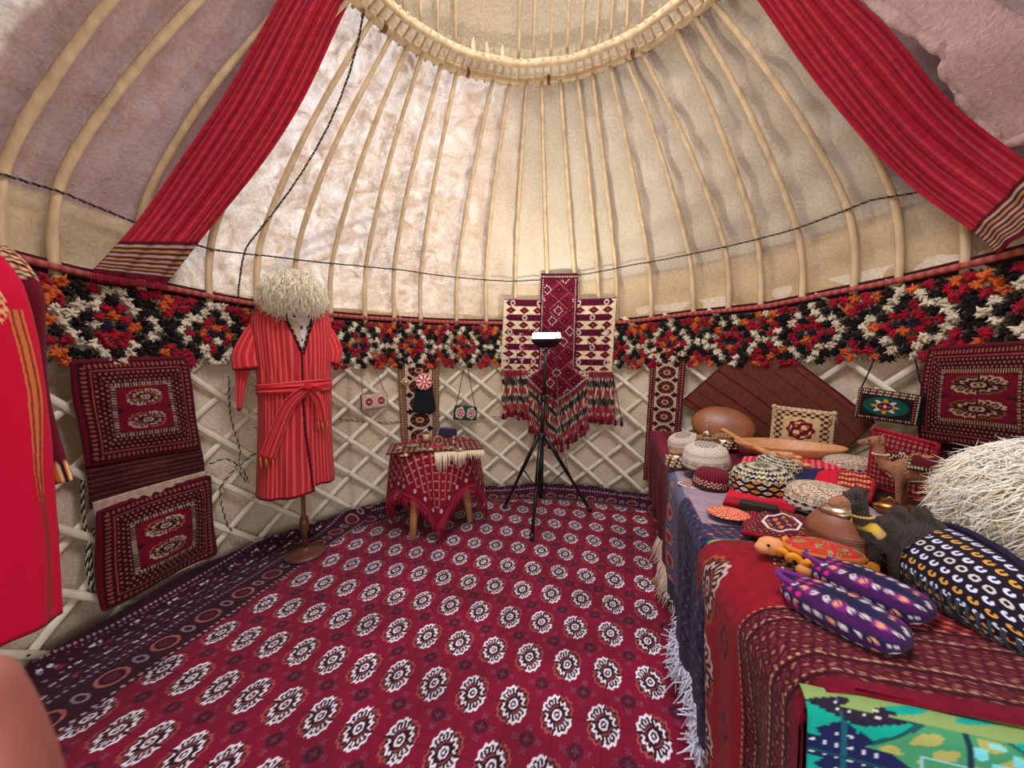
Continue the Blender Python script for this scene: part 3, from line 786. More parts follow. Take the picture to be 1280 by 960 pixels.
tag(m.build('diamond_pendant', M_cloth), 'small cream diamond shaped pendant hanging beside the beaded disc', 'pendant')

def purse(name, label, TL, TR, BR, BL, fn, straps, scol, thick_=.04, off=.09, res=(60, 40), trim=BLK):
    c = oncyl((BL[0]+BR[0])/2, (BL[1]+BR[1])/2, off); t = thing(name, label, 'purse', c)
    u, v, th, z = patch(TL, TR, BR, BL, *res, off)
    x = (u-.5)*2; y = (v-.5)*2; C = fn(x, y)
    P = W(th, z, off+.012*(1-x**6)*(1-y**6)); grid('purse_front', P, C, M_cloth, t, thick=-.004)
    B = W(th, z, off-thick_); m = MB(); n0, n1 = P.shape[:2]
    loop = [(i, 0) for i in range(n0)]+[(n0-1, j) for j in range(n1)]+[(i, n1-1) for i in range(n0)][::-1]+[(0, j) for j in range(n1)][::-1]
    V = [P[i] for i in loop]+[B[i] for i in loop]; k = len(loop)
    V = [P[a] for a in loop]+[B[a] for a in loop]
    m.add(V, [(q, (q+1) % k, (q+1) % k+k, q+k) for q in range(k)]+[tuple(range(k, 2*k))], trim)
    m.tube([P[a] for a in loop[::3]], .0045, 6, col=trim, closed=True)
    m.build('purse_body', M_cloth, t)
    for a_, b_ in straps: m = MB(); p = oncyl(*a_, off-.01); q = oncyl(*b_, .06); m.tube(spline([p, (p+q)/2+[0, 0, -.008], q], 8), .004, 5, col=scol); m.build('strap', M_rope, t)
def f_beige(x, y):
    C = blank(x.shape, lin((196, 170, 144)))
    for s_ in (-.48, .48):
        r = np.hypot((x-s_)/.4, y/.75); a = np.arctan2(y, x-s_)
        put(C, r < 1+.1*np.cos(a*8), lin((224, 206, 180))); put(C, r < .78, lin((170, 72, 78))); put(C, (r < .5) & (np.cos(a*4) > 0), lin((70, 50, 80))); put(C, r < .16, lin((220, 200, 200)))
    return C
def f_green(x, y):
    C = blank(x.shape, lin((30, 76, 62)))
    for s_ in (-.5, .5):
        r = np.hypot((x-s_)/.4, y/.85); a = np.arctan2(y, x-s_)
        put(C, r < 1+.1*np.cos(a*9), lin((216, 200, 190))); put(C, r < .72, lin((196, 76, 90))); put(C, r < .45, lin((222, 190, 190))); put(C, r < .24, lin((150, 40, 60)))
    return C
def f_star(x, y):
    C = blank(x.shape, lin((26, 20, 22)))
    e = np.maximum(np.abs(x), np.abs(y)*1.0); xx, yy = x*16, y*8
    m_ = (np.abs(x) > .84) | (np.abs(y) > .72)
    d = (np.hypot((x*12) % 1-.5, (y*5.6+.2) % 1-.5) < .34); put(C, m_ & d & (np.maximum(np.abs(x), np.abs(y)) < .97), lin((214, 200, 170)))
    put(C, m_ & d & (np.abs((x*12).astype(int)) % 3 == 1), lin((180, 70, 50)))
    r = np.hypot(x/.74, y/.62); put(C, r < 1, lin((16, 84, 72)))
    a = np.arctan2(y/.5, x/.46); r = np.hypot(x/.46, y/.52); R_ = .78+.22*np.cos(a*8)
    put(C, r < R_, np.array([.75, .68, .6])); put(C, (r < R_) & (np.cos(a*4+.4) > .2), lin((226, 150, 50))); put(C, r < .55, lin((60, 30, 50))); put(C, (r < .4) & (np.cos(a*4) > .2), lin((190, 60, 60))); put(C, r < .12, WHT)
    return C
purse('small_purse', 'small beige purse with two rosy medallions hanging left of the cream strip', (452, 494), (483, 491), (485, 508), (453, 513), f_beige, [((453, 496), (452, 452)), ((482, 493), (466, 452))], lin((150, 110, 96)), trim=lin((120, 84, 66)))
purse('small_purse', 'small green purse with two pink medallions hanging right of the black pouch', (569, 507), (596, 509), (595, 525), (567, 524), f_green, [((570, 508), (582, 450)), ((594, 510), (583, 450))], lin((70, 50, 44)), trim=lin((24, 52, 44)))
purse('shoulder_purse', 'black rectangular purse with a green oval and star hanging above the right table', (1075, 485), (1153, 496), (1146, 532), (1068, 521), f_star, [((1076, 486), (1093, 448)), ((1156, 497), (1144, 450))], lin((24, 18, 18)), off=.14, res=(110, 60), thick_=.05)

# big tasselled hanging: cream base with side wings
wr = thing('tasselled_wall_rug', 'cream wall rug with maroon bars and diamonds above a deep tassel fringe', 'wall rug', oncyl(697, 462, .06))
u, v, th, z = patch((630, 374), (771, 372), (765, 464), (626, 461), 240, 130, .07)
C = blank(u.shape, lin((224, 200, 166))); x = u*140; y = (1-v)*90
C_ = np.abs(x-70)
row = y/9.35; ri = np.floor(row).astype(int); fr = row-ri
xx = np.where(x < 70, x-1.5, 138.5-x)
bar = (ri % 2 == 0) & (fr > .06) & (fr < .94) & (xx > 1.2+6*np.abs(fr-.5)*1.6)
bar &= y < 87
put(C, bar, lin((88, 10, 34))); put(C, bar & (fr > .14) & (fr < .86) & (np.sin(xx*.9) > .2) & (np.abs(fr-.5) < .24), lin((60, 16, 50)))
for cx_ in (8, 24, 40):
    for kk in range(5):
        pass
dd = np.abs(((xx-8) % 17)-8.5); dd = 8.5-dd
di = (ri % 2 == 1) & (xx < 48) & (dd/6.6+np.abs(fr-.5)/.52 < 1)
put(C, di, lin((92, 14, 34))); put(C, di & (dd/6.6+np.abs(fr-.5)/.5 < .22), lin((196, 90, 60)))
wt = (ri % 2 == 0) & bar & (np.hypot(((xx+ri*9) % 34)-10, (fr-.5)*8) < 3.2) & (np.hypot(((xx+ri*9) % 34)-10, (fr-.5)*8) > 1.6); put(C, wt, lin((206, 180, 170)))
put(C, (y < 1.2), lin((110, 20, 36)))
grid('base_cloth', W(th, z, .07+.004*np.sin(u*20)), C, M_rug, wr, thick=-.008)
for a_, b_ in (((653, 462), (676, 478)), ((716, 478), (736, 462))):
    u, v, th, z = patch((a_[0], 459), (b_[0], 459), (b_[0], 473), (a_[0], 473), 24, 20, .065)
    C = blank(u.shape, CREAM); dots(C, u > -1, u, v, .25, .28, lin((70, 14, 26)), .3)
    grid('corner_piece', W(th, z, .068), C, M_rug, wr, thick=-.006)
rs = np.random.default_rng(5)
def strand(parent, x, y0, y1, k):
    t0, z0 = thz(x, y0, .09); z1 = thz(x, y1, .09)[1]; L = z0-z1
    n = 22; zz_ = np.linspace(z0, z1+.05, n); th = t0+.004*np.sin(zz_*30+k)
    m = MB(); P = W(th, zz_, .085+.008*math.sin(k*1.7)); seg = ((np.linspace(0, 1, n)*L/.095)+.0).astype(int)
    cc = [lin((130, 20, 44)), lin((36, 26, 34)), lin((150, 24, 44)), lin((40, 30, 36)), lin((150, 20, 50))]
    col = np.array([cc[min(q, 4)] for q in seg]); fr_ = (np.linspace(0, 1, n)*L/.095) % 1
    col[fr_ < .16] = CREAM
    if k % 5 == 0: col[(seg == 2)] = CREAM
    m.tube(P, .0042+.0035*(fr_ > .2), 5, col=col)
    p = P[-1]; m.lathe([(.004, .01), (.011, -.005), (.017, -.04), (.012, -.055)], p, 8, lin((124, 12, 40)) if k % 4 else lin((60, 8, 24)))
    return m.build('tassel_strand', M_rope, parent)
k = 0
for x in np.arange(628, 659, 2.0): strand(wr, x, 461, 522+rs.uniform(-4, 3), k); k += 1
for x in np.arange(736, 768, 2.0): strand(wr, x, 463, 528+rs.uniform(-3, 3), k); k += 1
for x, y in ((765, 525), (773, 526)):
    P0 = oncyl(766, 468, .09); P1 = oncyl(x+4, y, .09); m = MB()
    m.tube([P0, P1], .004, 5, col=np.array([lin((60, 20, 30)), lin((120, 20, 40))])); m.lathe([(.004, .01), (.011, -.005), (.018, -.04), (.012, -.055)], P1, 8, lin((70, 10, 30))); m.build('tassel_strand', M_rope, wr)
cs = thing('pointed_hanging', 'narrow maroon pile strip ending in a point, hung over the middle of the cream rug', 'wall hanging', oncyl(696, 500, .09))
u, v, th, z = patch((656, 342), (736, 342), (736, 503), (656, 503), 150, 320, .085)
px = 656+80*u; py = 503-161*v; cxp = 700-5*(py-342)/161.
half = np.where(py < 461, 23.5, np.where(py < 472, 23.5+(py-461)/11*15, 38-(py-472)/30*37.5))
half = np.where((py > 472) & (py < 489), 38-(py-472)/17*17, half); half = np.where(py >= 489, 21*(1-(py-489)/13), half)
msk = (np.abs(px-cxp) < half); msk = msk[:-1, :-1] & msk[1:, 1:]
C = blank(u.shape, lin((98, 12, 36))); x = px-cxp; y = py-342
gx = (x/15.+.5*(np.floor(y/13) % 2)); fx = (gx % 1)-.5; fy = ((y/13) % 1)-.5
lz = np.abs(((x+y*1.15) % 26)-13) < .7; lz |= np.abs(((x-y*1.15) % 26)-13) < .7; put(C, lz, lin((150, 80, 80)))
r = np.abs(fx*15)+np.abs(fy*13); a = np.arctan2(fy, fx)
put(C, r < 4.6, lin((60, 8, 26))); kk = ((np.floor(y/13)+np.floor(gx)) % 3 == 0); put(C, kk & (r < 6.6) & (r > 4.4) & (np.sin(a*10) > 0), lin((206, 178, 170))); put(C, r < 1.4, lin((150, 40, 50)))
hb = half-np.abs(x)
put(C, hb < 4.5, lin((70, 10, 30))); put(C, (hb < 3.6) & (hb > 2.2) & ((y.astype(int)) % 3 > 0), lin((190, 150, 140))); put(C, (y < 7), lin((70, 10, 30))); put(C, (y > 3) & (y < 4.6) & ((px.astype(int)) % 3 > 0), lin((190, 150, 140)))
put(C, (py > 461) & (hb < 1.3), lin((220, 196, 180)))
grid('pile_strip', W(th, z, .095+.005*np.sin(v*14)), C, M_rug, cs, thick=-.010, mask=msk)
for x in np.arange(660, 735, 2.1):
    c_ = 695.5; yt = 472+max(0, (1-abs(x-c_)/38))*30; yb = 540+24*(1-abs(x-c_)/38)+rs.uniform(-8, 6)
    strand(cs, x, yt, yb, k); k += 1

# right: vertical strip, brown cloth, rug bag
u, v, th, z = patch((815, 428), (859, 428), (846, 604), (804, 600), 60, 220, .05)
tag(grid('woven_strip', W(th, z, .05), column_strip(1, 4, 60, 220, 9.5, lin((206, 178, 150)), lin((96, 10, 30)), None), M_rug, thick=-.008), 'maroon edged woven strip of round medallions at the far end of the long table', 'wall hanging')
u, v, th, z = patch((947, 416), (1093, 528), (999, 612), (850, 502), 120, 90, .06)
C = blank(u.shape, lin((112, 62, 46)))
for q_ in (.06, .2, .33, .5, .63, .8, .93): put(C, np.abs(v-q_) < .008, lin((104, 22, 34)))
put(C, (u < .015) | (v > .985), lin((90, 16, 30)))
tag(grid('brown_cloth', W(th, z, .045+.006*np.sin(u*9+v*4)), C, M_rug, thick=-.006), 'brown striped cloth pinned corner up on the lattice behind the wooden bowls', 'cloth')
u, v, th, z = patch((1166, 436), (1325, 425), (1325, 575), (1153, 548), 200, 130, .06)
rbg = thing('rug_bag', 'dark crimson pile rug bag with medallions hanging at the far right wall', 'rug bag', oncyl(1220, 560, .08))
grid('bag_face', W(th, z, .07+.03*np.sin(v*pi)**.5), bokhara(.75, .56, 200, 130, 1, 2, .15, white=lin((190, 156, 120)), field=lin((110, 8, 34)), second=lin((120, 70, 40)), gr=.4), M_rug, rbg, thick=-.012)
u, v, th, z = patch((1158, 552), (1345, 578), (1345, 720), (1162, 640), 60, 30, .04)
C = blank(u.shape, lin((54, 10, 22))); dots(C, u > -1, u*30, v*14, 1, 1, lin((80, 20, 34)), .3)
grid('bag_back', W(th, z, .04), C, M_rug, rbg, thick=-.01)
# ---------------------------------------------------------------- dressed mannequin
B0 = onz(382, 694, 0); MX, MY = B0[0], B0[1]
dv = np.array([-MX, -MY, 0]); dv /= np.linalg.norm(dv)      # towards the viewer
rv = np.array([-dv[1], dv[0], 0])                           # to the viewer's right
def L(x, y, z): return np.array([MX, MY, 0])+np.asarray(x)[..., None]*rv+np.asarray(y)[..., None]*dv+np.stack([0*z, 0*z, z], -1) if np.ndim(x) else B0*[1, 1, 0]+x*rv+y*dv+np.array([0, 0, z])
def lx(px, py, y=0.):
    """pixel -> local x and z on the mannequin's upright plane, y metres towards the viewer"""
    o = B0*[1, 1, 0]+y*dv; d = ray(px, py); t = ((o-O)@dv)/(d@dv); p = O+d*t; return float((p-o)@rv), float(p[2])
ms = thing('mannequin_stand', 'dark wooden mannequin stand with a round foot under the red robe', 'mannequin stand', B0)
m = MB(); m.lathe([(.13, 0.004), (.135, .012), (.13, .024), (.06, .034), (.03, .045), (.022, .06)], L(0, 0, 0.0)+[0, 0, .002], 40); m.build('round_foot', M_brown, ms)
m = MB(); m.lathe([(.018, .05), (.018, .16), (.027, .18), (.03, .22), (.03, .25), (.022, .262), (.028, .27), (.022, .28), (.013, .29), (.013, 1.5)], B0, 20); m.build('pole', M_brown, ms)
zt = lx(365, 392)[1]
m = MB(); cx0 = lx(366, 400)[0]
for z_, a_, b_ in ((zt-.55, .13, .1), (zt-.35, .12, .09), (zt-.15, .15, .10), (zt-.03, .12, .08), (zt+.02, .05, .05), (zt+.12, .05, .05)): pass
m.lathe([(.02, zt-.62), (.12, zt-.6), (.115, zt-.4), (.135, zt-.18), (.12, zt-.06), (.055, zt), (.05, zt+.10), (.02, zt+.12)], B0*[1, 1, 0]+cx0*.8*rv, 28, ax=np.array([rv, dv*.62, [0, 0, 1]]), col=lin((190, 170, 150)))
m.build('torso_form', M_cloth, ms)

# robe silhouettes in the photo: (y, left, right)
sil = [(386, 338, 392), (392, 318, 410), (402, 314, 413), (420, 315, 414), (440, 318, 414), (462, 321, 413), (482, 322, 413), (500, 323, 414), (530, 323, 414), (560, 322, 415), (590, 321, 417), (612, 320, 418)]
zs = []; cxs = []; hw = []
for y, a_, b_ in sil:
    xa, za = lx(a_, y); xb, zb = lx(b_, y); zs.append((za+zb)/2); cxs.append((xa+xb)/2); hw.append((xb-xa)/2)
zs, cxs, hw = map(np.array, (zs, cxs, hw)); o_ = np.argsort(zs); 
rob = thing('striped_robe', 'coral red striped robe with a tied sash dressed on the mannequin', 'robe', L(0, 0, .3))
nT, nZ = 440, 200
t, zq = np.meshgrid(np.linspace(-pi, pi, nT), np.linspace(zs.min(), zs.max(), nZ), indexing='ij')
W_ = np.interp(zq, zs[o_], hw[o_]); X_ = np.interp(zq, zs[o_], cxs[o_])
sh = np.clip((zs.max()-zq)/.10, 0, 1)**.5
D_ = (.055+.085*np.clip((zs.max()-zq)/.5, 0, 1)+.03*np.clip((.9-zq)/.6, 0, 1))*(.35+.65*sh)
lowf = np.clip((1.05-zq)/.7, 0, 1)
D_ = D_+.02*np.sin(t*7+1)*lowf+.006*np.sin(t*13+zq*6)+.012*np.exp(-((zq-lx(370, 470)[1])/.06)**2)*np.sin(t*17)
cx_, sx_ = np.sin(t), np.cos(t)
x = X_+W_*np.sign(cx_)*np.abs(cx_)**.8; y = D_*np.sign(sx_)*np.abs(sx_)**.8
# hem: the viewer's left front panel hangs lower than the right
zhem = np.where(x > lx(392, 600)[0], .035, 0)*np.clip((1-(zq-zs.min())/.5), 0, 1)
zz2 = zq+zhem+.012*np.sin(x*14)*np.clip((1-(zq-zs.min())/.3), 0, 1)
P = L(x, y, zz2)
stripe = (np.arange(nT) % 9 < 3)[:, None]*np.ones((1, nZ), bool)
C = blank(t.shape, lin((190, 42, 50))); put(C, stripe, lin((216, 92, 88)))
put(C, zq < zs.min()+.018, lin((110, 10, 26)))
vx, vz = lx(378, 440)[0], lx(378, 440, .1)[1]
front = np.cos(t) > 0
vl = lx(352, 388)[0]; vr = lx(392, 388)[0]; ztop = zs.max()
k_ = np.clip((zz2-vz)/(ztop-vz), 0, 1)
inV = front & (zz2 > vz) & (x > vx+(vl-vx)*k_) & (x < vx+(vr-vx)*k_)
nearV = front & (zz2 > vz-.02) & (x > vx+(vl-vx)*k_-.016) & (x < vx+(vr-vx)*k_+.016)
put(C, nearV, lin((48, 12, 26)))
op = front & (zz2 <= vz) & (np.abs(x-vx-.012*np.sin(zz2*4)-.03*np.clip((.9-zz2), 0, 1)) < .008); put(C, op, lin((92, 8, 28)))
mask = ~(inV[:-1, :-1] & inV[1:, 1:])
grid('robe_body', P, C, M_cloth, rob, thick=-.004, mask=mask)
# shoulders: close over the top
m = MB()
def sleeve(pts, radii, name):
    P_ = [L(*lx(px, py)[:1], yy, lx(px, py)[1]) for px, py, yy in pts]
    P_ = spline(np.array(P_), 30); R_ = np.interp(np.linspace(0, 1, 30), np.linspace(0, 1, len(radii)), radii)
    n = 48; T = np.gradient(P_, axis=0); T /= np.linalg.norm(T, axis=1, keepdims=True)
    a = np.linspace(0, 2*pi, n+1)[:-1]
    S_ = np.cross(T, dv); S_ /= np.linalg.norm(S_, axis=1, keepdims=True)
    Q = P_[None]+R_[None, :, None]*(np.cos(a)[:, None, None]*S_[None]+.5*np.sin(a)[:, None, None]*dv[None, None])
    Q = Q+(.004*np.sin(a*5))[:, None, None]*dv
    C = blank(Q.shape[:2], lin((190, 42, 50))); C[::4] = lin((216, 92, 88)); C[:, -2:] = lin((120, 12, 30))
    grid(name, Q, C, M_cloth, rob, cu=True)
    e = MB(); e.ell(P_[-1], (R_[-1]*.95, R_[-1]*.5, .01), ax=np.array([S_[-1], dv, T[-1]]), col=lin((100, 10, 24))); e.build('cuff_lining', M_cloth, rob)
sleeve([(340, 396, 0), (326, 406, 0), (316, 424, .01), (310, 444, .02), (312, 461, .03)], [.03, .05, .065, .082, .085], 'sleeve')
sleeve([(306, 445, .0), (302, 470, .0), (300, 492, 0), (299, 512, 0)], [.06, .032, .022, .012], 'sleeve_tip')
sleeve([(388, 396, 0), (400, 406, 0), (410, 422, .01), (416, 440, .01), (414, 454, .02)], [.03, .045, .058, .066, .05], 'sleeve')
# sash
zw = lx(370, 484, .15)[1]
t, q = np.meshgrid(np.linspace(-pi, pi, 120), np.linspace(-1, 1, 10), indexing='ij')
Ww = np.interp(zw, zs[o_], hw[o_])+.012; Xw = np.interp(zw, zs[o_], cxs[o_])
x = Xw+Ww*np.sign(np.sin(t))*np.abs(np.sin(t))**.8; y = (.165+.01*np.sin(q*6+t*2))*np.sign(np.cos(t))*np.abs(np.cos(t))**.8
C = blank(t.shape, lin((188, 30, 42))); C[:, ::3] = lin((214, 88, 86))
sa = grid('sash', L(x, y, zw+.035*q+.012*np.sin(t)), C, M_cloth, rob, thick=.008)
def ribbon(name, pts, w, parent, y=.175, tass=True):
    c = spline(np.array([[lx(px, py, y)[0], lx(px, py, y)[1]] for px, py in pts]), 30)
    q = np.linspace(-1, 1, 14)[:, None]; ww = np.interp(np.linspace(0, 1, 30), [0, .2, 1], [w*.5, w*.8, w])
    T = np.gradient(c, axis=0); T /= np.linalg.norm(T, axis=1, keepdims=True); N = np.stack([-T[:, 1], T[:, 0]], -1)
    x = c[None, :, 0]+q*ww*N[None, :, 0]; z = c[None, :, 1]+q*ww*N[None, :, 1]
    C = blank(x.shape, lin((190, 32, 44))); C[::3] = lin((216, 92, 88))
    P = L(x, y+.008*np.sin(q*5)+0*x, z); o = grid(name, P, C, M_cloth, parent, thick=.006)
    if tass:
        m = MB()
        for k in (1, 5, 6, 11): m.tube([P[k, -1], P[k, -1]+[0, 0, -.03], P[k, -1]+[.005, 0, -.065]], .004, 4, col=lin((206, 120, 50)))
        m.build('gold_tassels', M_rope, parent)
ribbon('sash_tail', [(386, 484), (362, 505), (346, 540), (334, 572)], .045, rob)
ribbon('sash_tail', [(386, 484), (398, 498), (403, 515), (404, 526)], .035, rob)
m = MB(); kx, kz = lx(386, 484, .17); m.ell(L(kx, .185, kz), (.035, .025, .022), ax=np.array([rv, dv, [0, 0, 1]]), col=lin((190, 32, 44)))
m.tube([L(kx-.02, .18, kz+.02), L(kx+.04, .2, kz+.005), L(kx+.1, .17, kz+.02)], [.018, .022, .015], 8, col=lin((200, 44, 54)), flat=.6); m.build('sash_knot', M_cloth, rob)
# white embroidered shirt front
u, v = np.meshgrid(np.linspace(-1, 1, 30), np.linspace(0, 1, 36), indexing='ij')
x = vx+u*(.03+.075*v)-.012*v; z = vz-.02+(ztop-vz+.01)*v
C = blank(u.shape, lin((214, 208, 206))); put(C, (np.sin(v*24) > .55) & (np.sin(u*14) > .2), lin((40, 40, 70))); put(C, (np.abs(u) > .8) & (np.sin(v*50) > 0), lin((200, 110, 60)))
tag(grid('embroidered_shirt', L(x, .085-.02*v-.02*u*u, z), C, M_cloth, thick=.004), 'white shirt with dark embroidery showing at the neck of the red robe', 'shirt')
# neckline trim
m = MB()
for xa, xb in ((vx, vl), (vx, vr)):
    q = np.linspace(0, 1, 16); yy = .125-.09*q
    m.tube([L(xa+(xb-xa)*a_, b_, vz+(ztop-vz)*a_) for a_, b_ in zip(q, yy)], .006, 6, col=lin((40, 14, 26)))
    for a_, b_ in list(zip(q, yy))[::2]: p = L(xa+(xb-xa)*a_, b_+.006, vz+(ztop-vz)*a_); m.ell(p, .0055, n=6, m=4, col=lin((210, 150, 60)))
m.build('neck_trim', M_rope, rob)

# shaggy hats
def shaggy(name, label, c, r, n, length, ax, seed, droop=.5, base=(250, 240, 214), tint=(240, 226, 190), flow=None):
    t_ = thing(name, label, 'sheepskin hat', c-np.array([0, 0, r[2]]))
    m = MB(); m.ell(c, np.array(r)*.9, ax=ax, n=32, m=20, col=lin(tint)); m.build('hat_core', M_fleece, t_)
    g = np.random.default_rng(seed); m = MB()
    for k in range(n):
        z = g.uniform(-.85, 1); a = g.uniform(0, 2*pi); s_ = math.sqrt(max(0, 1-z*z))
        d = ax[0]*s_*cos(a)+ax[1]*s_*sin(a)+ax[2]*z; p = c+ax[0]*r[0]*s_*cos(a)*.86+ax[1]*r[1]*s_*sin(a)*.86+ax[2]*r[2]*z*.86
        tg = g.normal(size=3)*.3+(flow if flow is not None else 0*d); tg -= d*(tg@d); l = length*g.uniform(.6, 1.2)
        p1 = p+(d*.55+tg*.5)*l*.5; p2 = p1+(d*.12+tg*.6+np.array([0, 0, -droop]))*l*.6; p3 = p2+(tg*.4+g.normal(size=3)*.3+np.array([0, 0, -droop*.8]))*l*.4
        w = g.uniform(.0012, .0024)
        cc = lin(base)*g.uniform(.9, 1.1)*(1 if g.random() > .2 else np.array([.9, .8, .62]))
        m.tube([p, p1, p2, p3], [w, w*1.2, w*.8, w*.1], 3, col=np.minimum(cc, .95))
    tag(m.build('fleece', M_fleece, t_), kind='stuff'); return t_
hx, hz = lx(367, 365, .04)
shaggy('sheepskin_hat', 'shaggy cream sheepskin hat resting on top of the red robe', L(hx, .03, hz), (.185, .165, .135), 5600, .125, np.array([rv, dv, [0, 0, 1]]), 1, .45)

# ---------------------------------------------------------------- lamp on a tripod
tl = onz(677, 652, 0); tl = np.array([.235, 3.02, 0])
def ty(px, py, Y=3.02): return ony(px, py, Y)
tp = thing('lamp_tripod', 'black telescopic tripod stand holding the bright lamp before the wall rug', 'tripod', tl)
hub = ty(677, 545); topp = ty(683, 432); low = ty(676, 622)
m = MB(); m.tube([low, hub], .020, 14); m.tube([hub+[0, 0, -.02], hub+(topp-hub)*.45], .0175, 14); m.build('lower_pole', M_black, tp)
m = MB(); m.tube([hub+(topp-hub)*.4, topp+[0, 0, .01]], .013, 12); m.build('upper_pole', M_black, tp)
m = MB(); m.lathe([(.03, -.03), (.036, -.02), (.036, .02), (.026, .03)], hub, 16); q_ = hub+(topp-hub)*.42; m.lathe([(.018, -.025), (.024, -.02), (.024, .02), (.018, .025)], q_, 14); m.tube([q_, q_+np.array([.045, 0, 0])], .007, 8); m.build('collar', M_black, tp)
for fx, fy in ((665, 672), (631, 633), (737, 637)):
    ft_ = onz(fx, fy, 0.02); d = ft_-hub; d0 = np.array([d[0], d[1], 0]); d0 /= np.linalg.norm(d0); a = hub+d0*.03
    m = MB(); m.tube([a, ft_], .0135, 10, flat=1.0); m.tube([a, a+(ft_-a)*.52], .018, 8)
    lg = m.build('leg', M_black, tp)
    m = MB(); m.tube([ft_+(a-ft_)*.04, ft_+(a-ft_)*-.03], .018, 10); m.build('rubber_foot', M_black, lg)
    m = MB(); m.tube([a+(ft_-a)*.45, low+np.array([0, 0, .04])], .007, 6); m.build('brace', M_black, tp)
lamp = thing('work_lamp', 'glowing white flat lamp head on top of the black tripod', 'lamp', topp)
hc = ty(683, 422); fv = np.array([-hc[0], -hc[1], 0]); fv /= np.linalg.norm(fv); sv = np.array([-fv[1], fv[0], 0])
nz = np.array([0, 0, 1.])+fv*.30; nz /= np.linalg.norm(nz); fy_ = np.cross(nz, sv); ax = np.array([sv, fy_, nz])
m = MB(); hs = hc+np.array([0, 0, .012])
def ringrect(m, c, w, d, ax): return [c+ax[0]*w*a+ax[1]*d*b for a, b in ((-1, -1), (1, -1), (1, 1), (-1, 1))]
V = ringrect(m, hs, .125, .085, ax)+ringrect(m, hs-nz*.03, .12, .08, ax)+ringrect(m, hs-nz*.09, .06, .045, ax)
m.add(V, [(3, 2, 1, 0)]+[(k+4*j, (k+1) % 4+4*j, (k+1) % 4+4*j+4, k+4*j+4) for j in (0, 1) for k in range(4)]+[(8, 9, 10, 11)]); bevel(m.build('housing', M_black, lamp, smooth=False), .006)
m = MB(); m.tube([topp+[0, 0, -.02], hs-nz*.09], .02, 10); m.build('swivel', M_black, lamp)
M_led = bpy.data.materials.new('lamp_glow'); M_led.use_nodes = True; e = M_led.node_tree.nodes['Principled BSDF']; e.inputs['Emission Color'].default_value = (1, .97, .9, 1); e.inputs['Emission Strength'].default_value = 170
m = MB(); m.box(hs+nz*.006, (.23, .15, .014), ax); m.build('light_panel', M_led, lamp, smooth=False)
m = MB(); P = [hc+sv*.03, ty(694, 440), ty(699, 465), ty(702, 500), ty(706, 540), ty(712, 580), ty(716, 600)]
for k in range(1, 7): P[k] = P[k]+np.array([0, .25 if k > 1 else .05, 0])*min(k/3, 1)
m.tube(spline(P, 40), .004, 6); tag(m.build('power_cable', mat('grey_cable', (110, 100, 104), rough=.5)), 'thin grey power cable hanging from the lamp head', 'cable')

# ---------------------------------------------------------------- little round table
Tc = onz(535, 553, .62); zt_ = .60
Tc = np.array([-.66, 3.02, 0]); zt_ = ony(537, 556, 3.02)[2]; rT = .33
print('small table top', zt_, onz(475, 556, zt_), onz(598, 556, zt_))
st = thing('round_stool_table', 'low round wooden table with splayed legs under the fringed red cloth', 'table', Tc)
m = MB(); m.lathe([(rT*.97, zt_-.03), (rT, zt_-.02), (rT, zt_-.006), (rT*.98, zt_-.002)], Tc, 40); m.build('table_top', M_bowl, st)
for fx, fy in ((516, 674), (588, 652), (520, 640), (560, 636)):
    p = onz(fx, fy, 0); q_ = Tc+(p-Tc)*.75+[0, 0, zt_-.03]; m = MB(); m.tube([p+[0, 0, .003], p*.6+q_*.4, q_], [.022, .028, .03], 8, flat=1.2); m.build('leg', M_bowl, st)
tc = thing('red_tablecloth', 'red geometric cloth with a fringed point draped over the small round table', 'tablecloth', Tc+[0, 0, .1])
# square cloth, one corner to the viewer
dvt = -Tc/np.linalg.norm(Tc); rvt = np.array([-dvt[1], dvt[0], 0]); n = 170
A = np.linspace(-.645, .645, n); a, b = np.meshgrid(A, A, indexing='ij')
xl = (a-b)/math.sqrt(2); yl = (a+b)/math.sqrt(2); r = np.hypot(xl, yl); ph = np.arctan2(xl, yl)
over = np.clip(r-rT-.01, 0, None); rad = np.where(over > 0, rT+.012+.018*(1-np.exp(-over*20))+over*(.05+.055*np.sin(ph*9+.5)+.02*np.sin(ph*17)), r)
zc = zt_+.004-np.where(over > 0, over*.985, 0)
zc = np.maximum(zc, .012+.0*r)
P = Tc[None, None]+(rad*np.sin(ph))[..., None]*rvt+(rad*np.cos(ph))[..., None]*dvt; P[..., 2] = zc
C = blank(a.shape, lin((148, 24, 40)))
ga, gb = (a*22) % 1, (b*22) % 1
put(C, (ga+gb < 1), lin((112, 14, 34))); put(C, (np.abs(ga-.5)+np.abs(gb-.5) < .22), lin((190, 84, 66)))
put(C, (np.abs(((a-b)*11) % 1-.5) < .07), lin((206, 130, 130))); put(C, (np.abs(((a+b)*11) % 1-.5) < .05) & ((((a-b)*22).astype(int)) % 2 == 0), lin((214, 160, 150)))
e = np.maximum(np.abs(a), np.abs(b)); put(C, e > .55, lin((132, 16, 38))); put(C, (e > .56) & (e < .60) & (np.hypot(((np.where(np.abs(a) > np.abs(b), b, a)*7) % 1-.5)/7, e-.58) < .018), lin((214, 180, 186))); put(C, e > .625, lin((176, 40, 62)))
grid('cloth', P, C, M_cloth, tc, thick=.004)
m = MB(); g = np.random.default_rng(8)
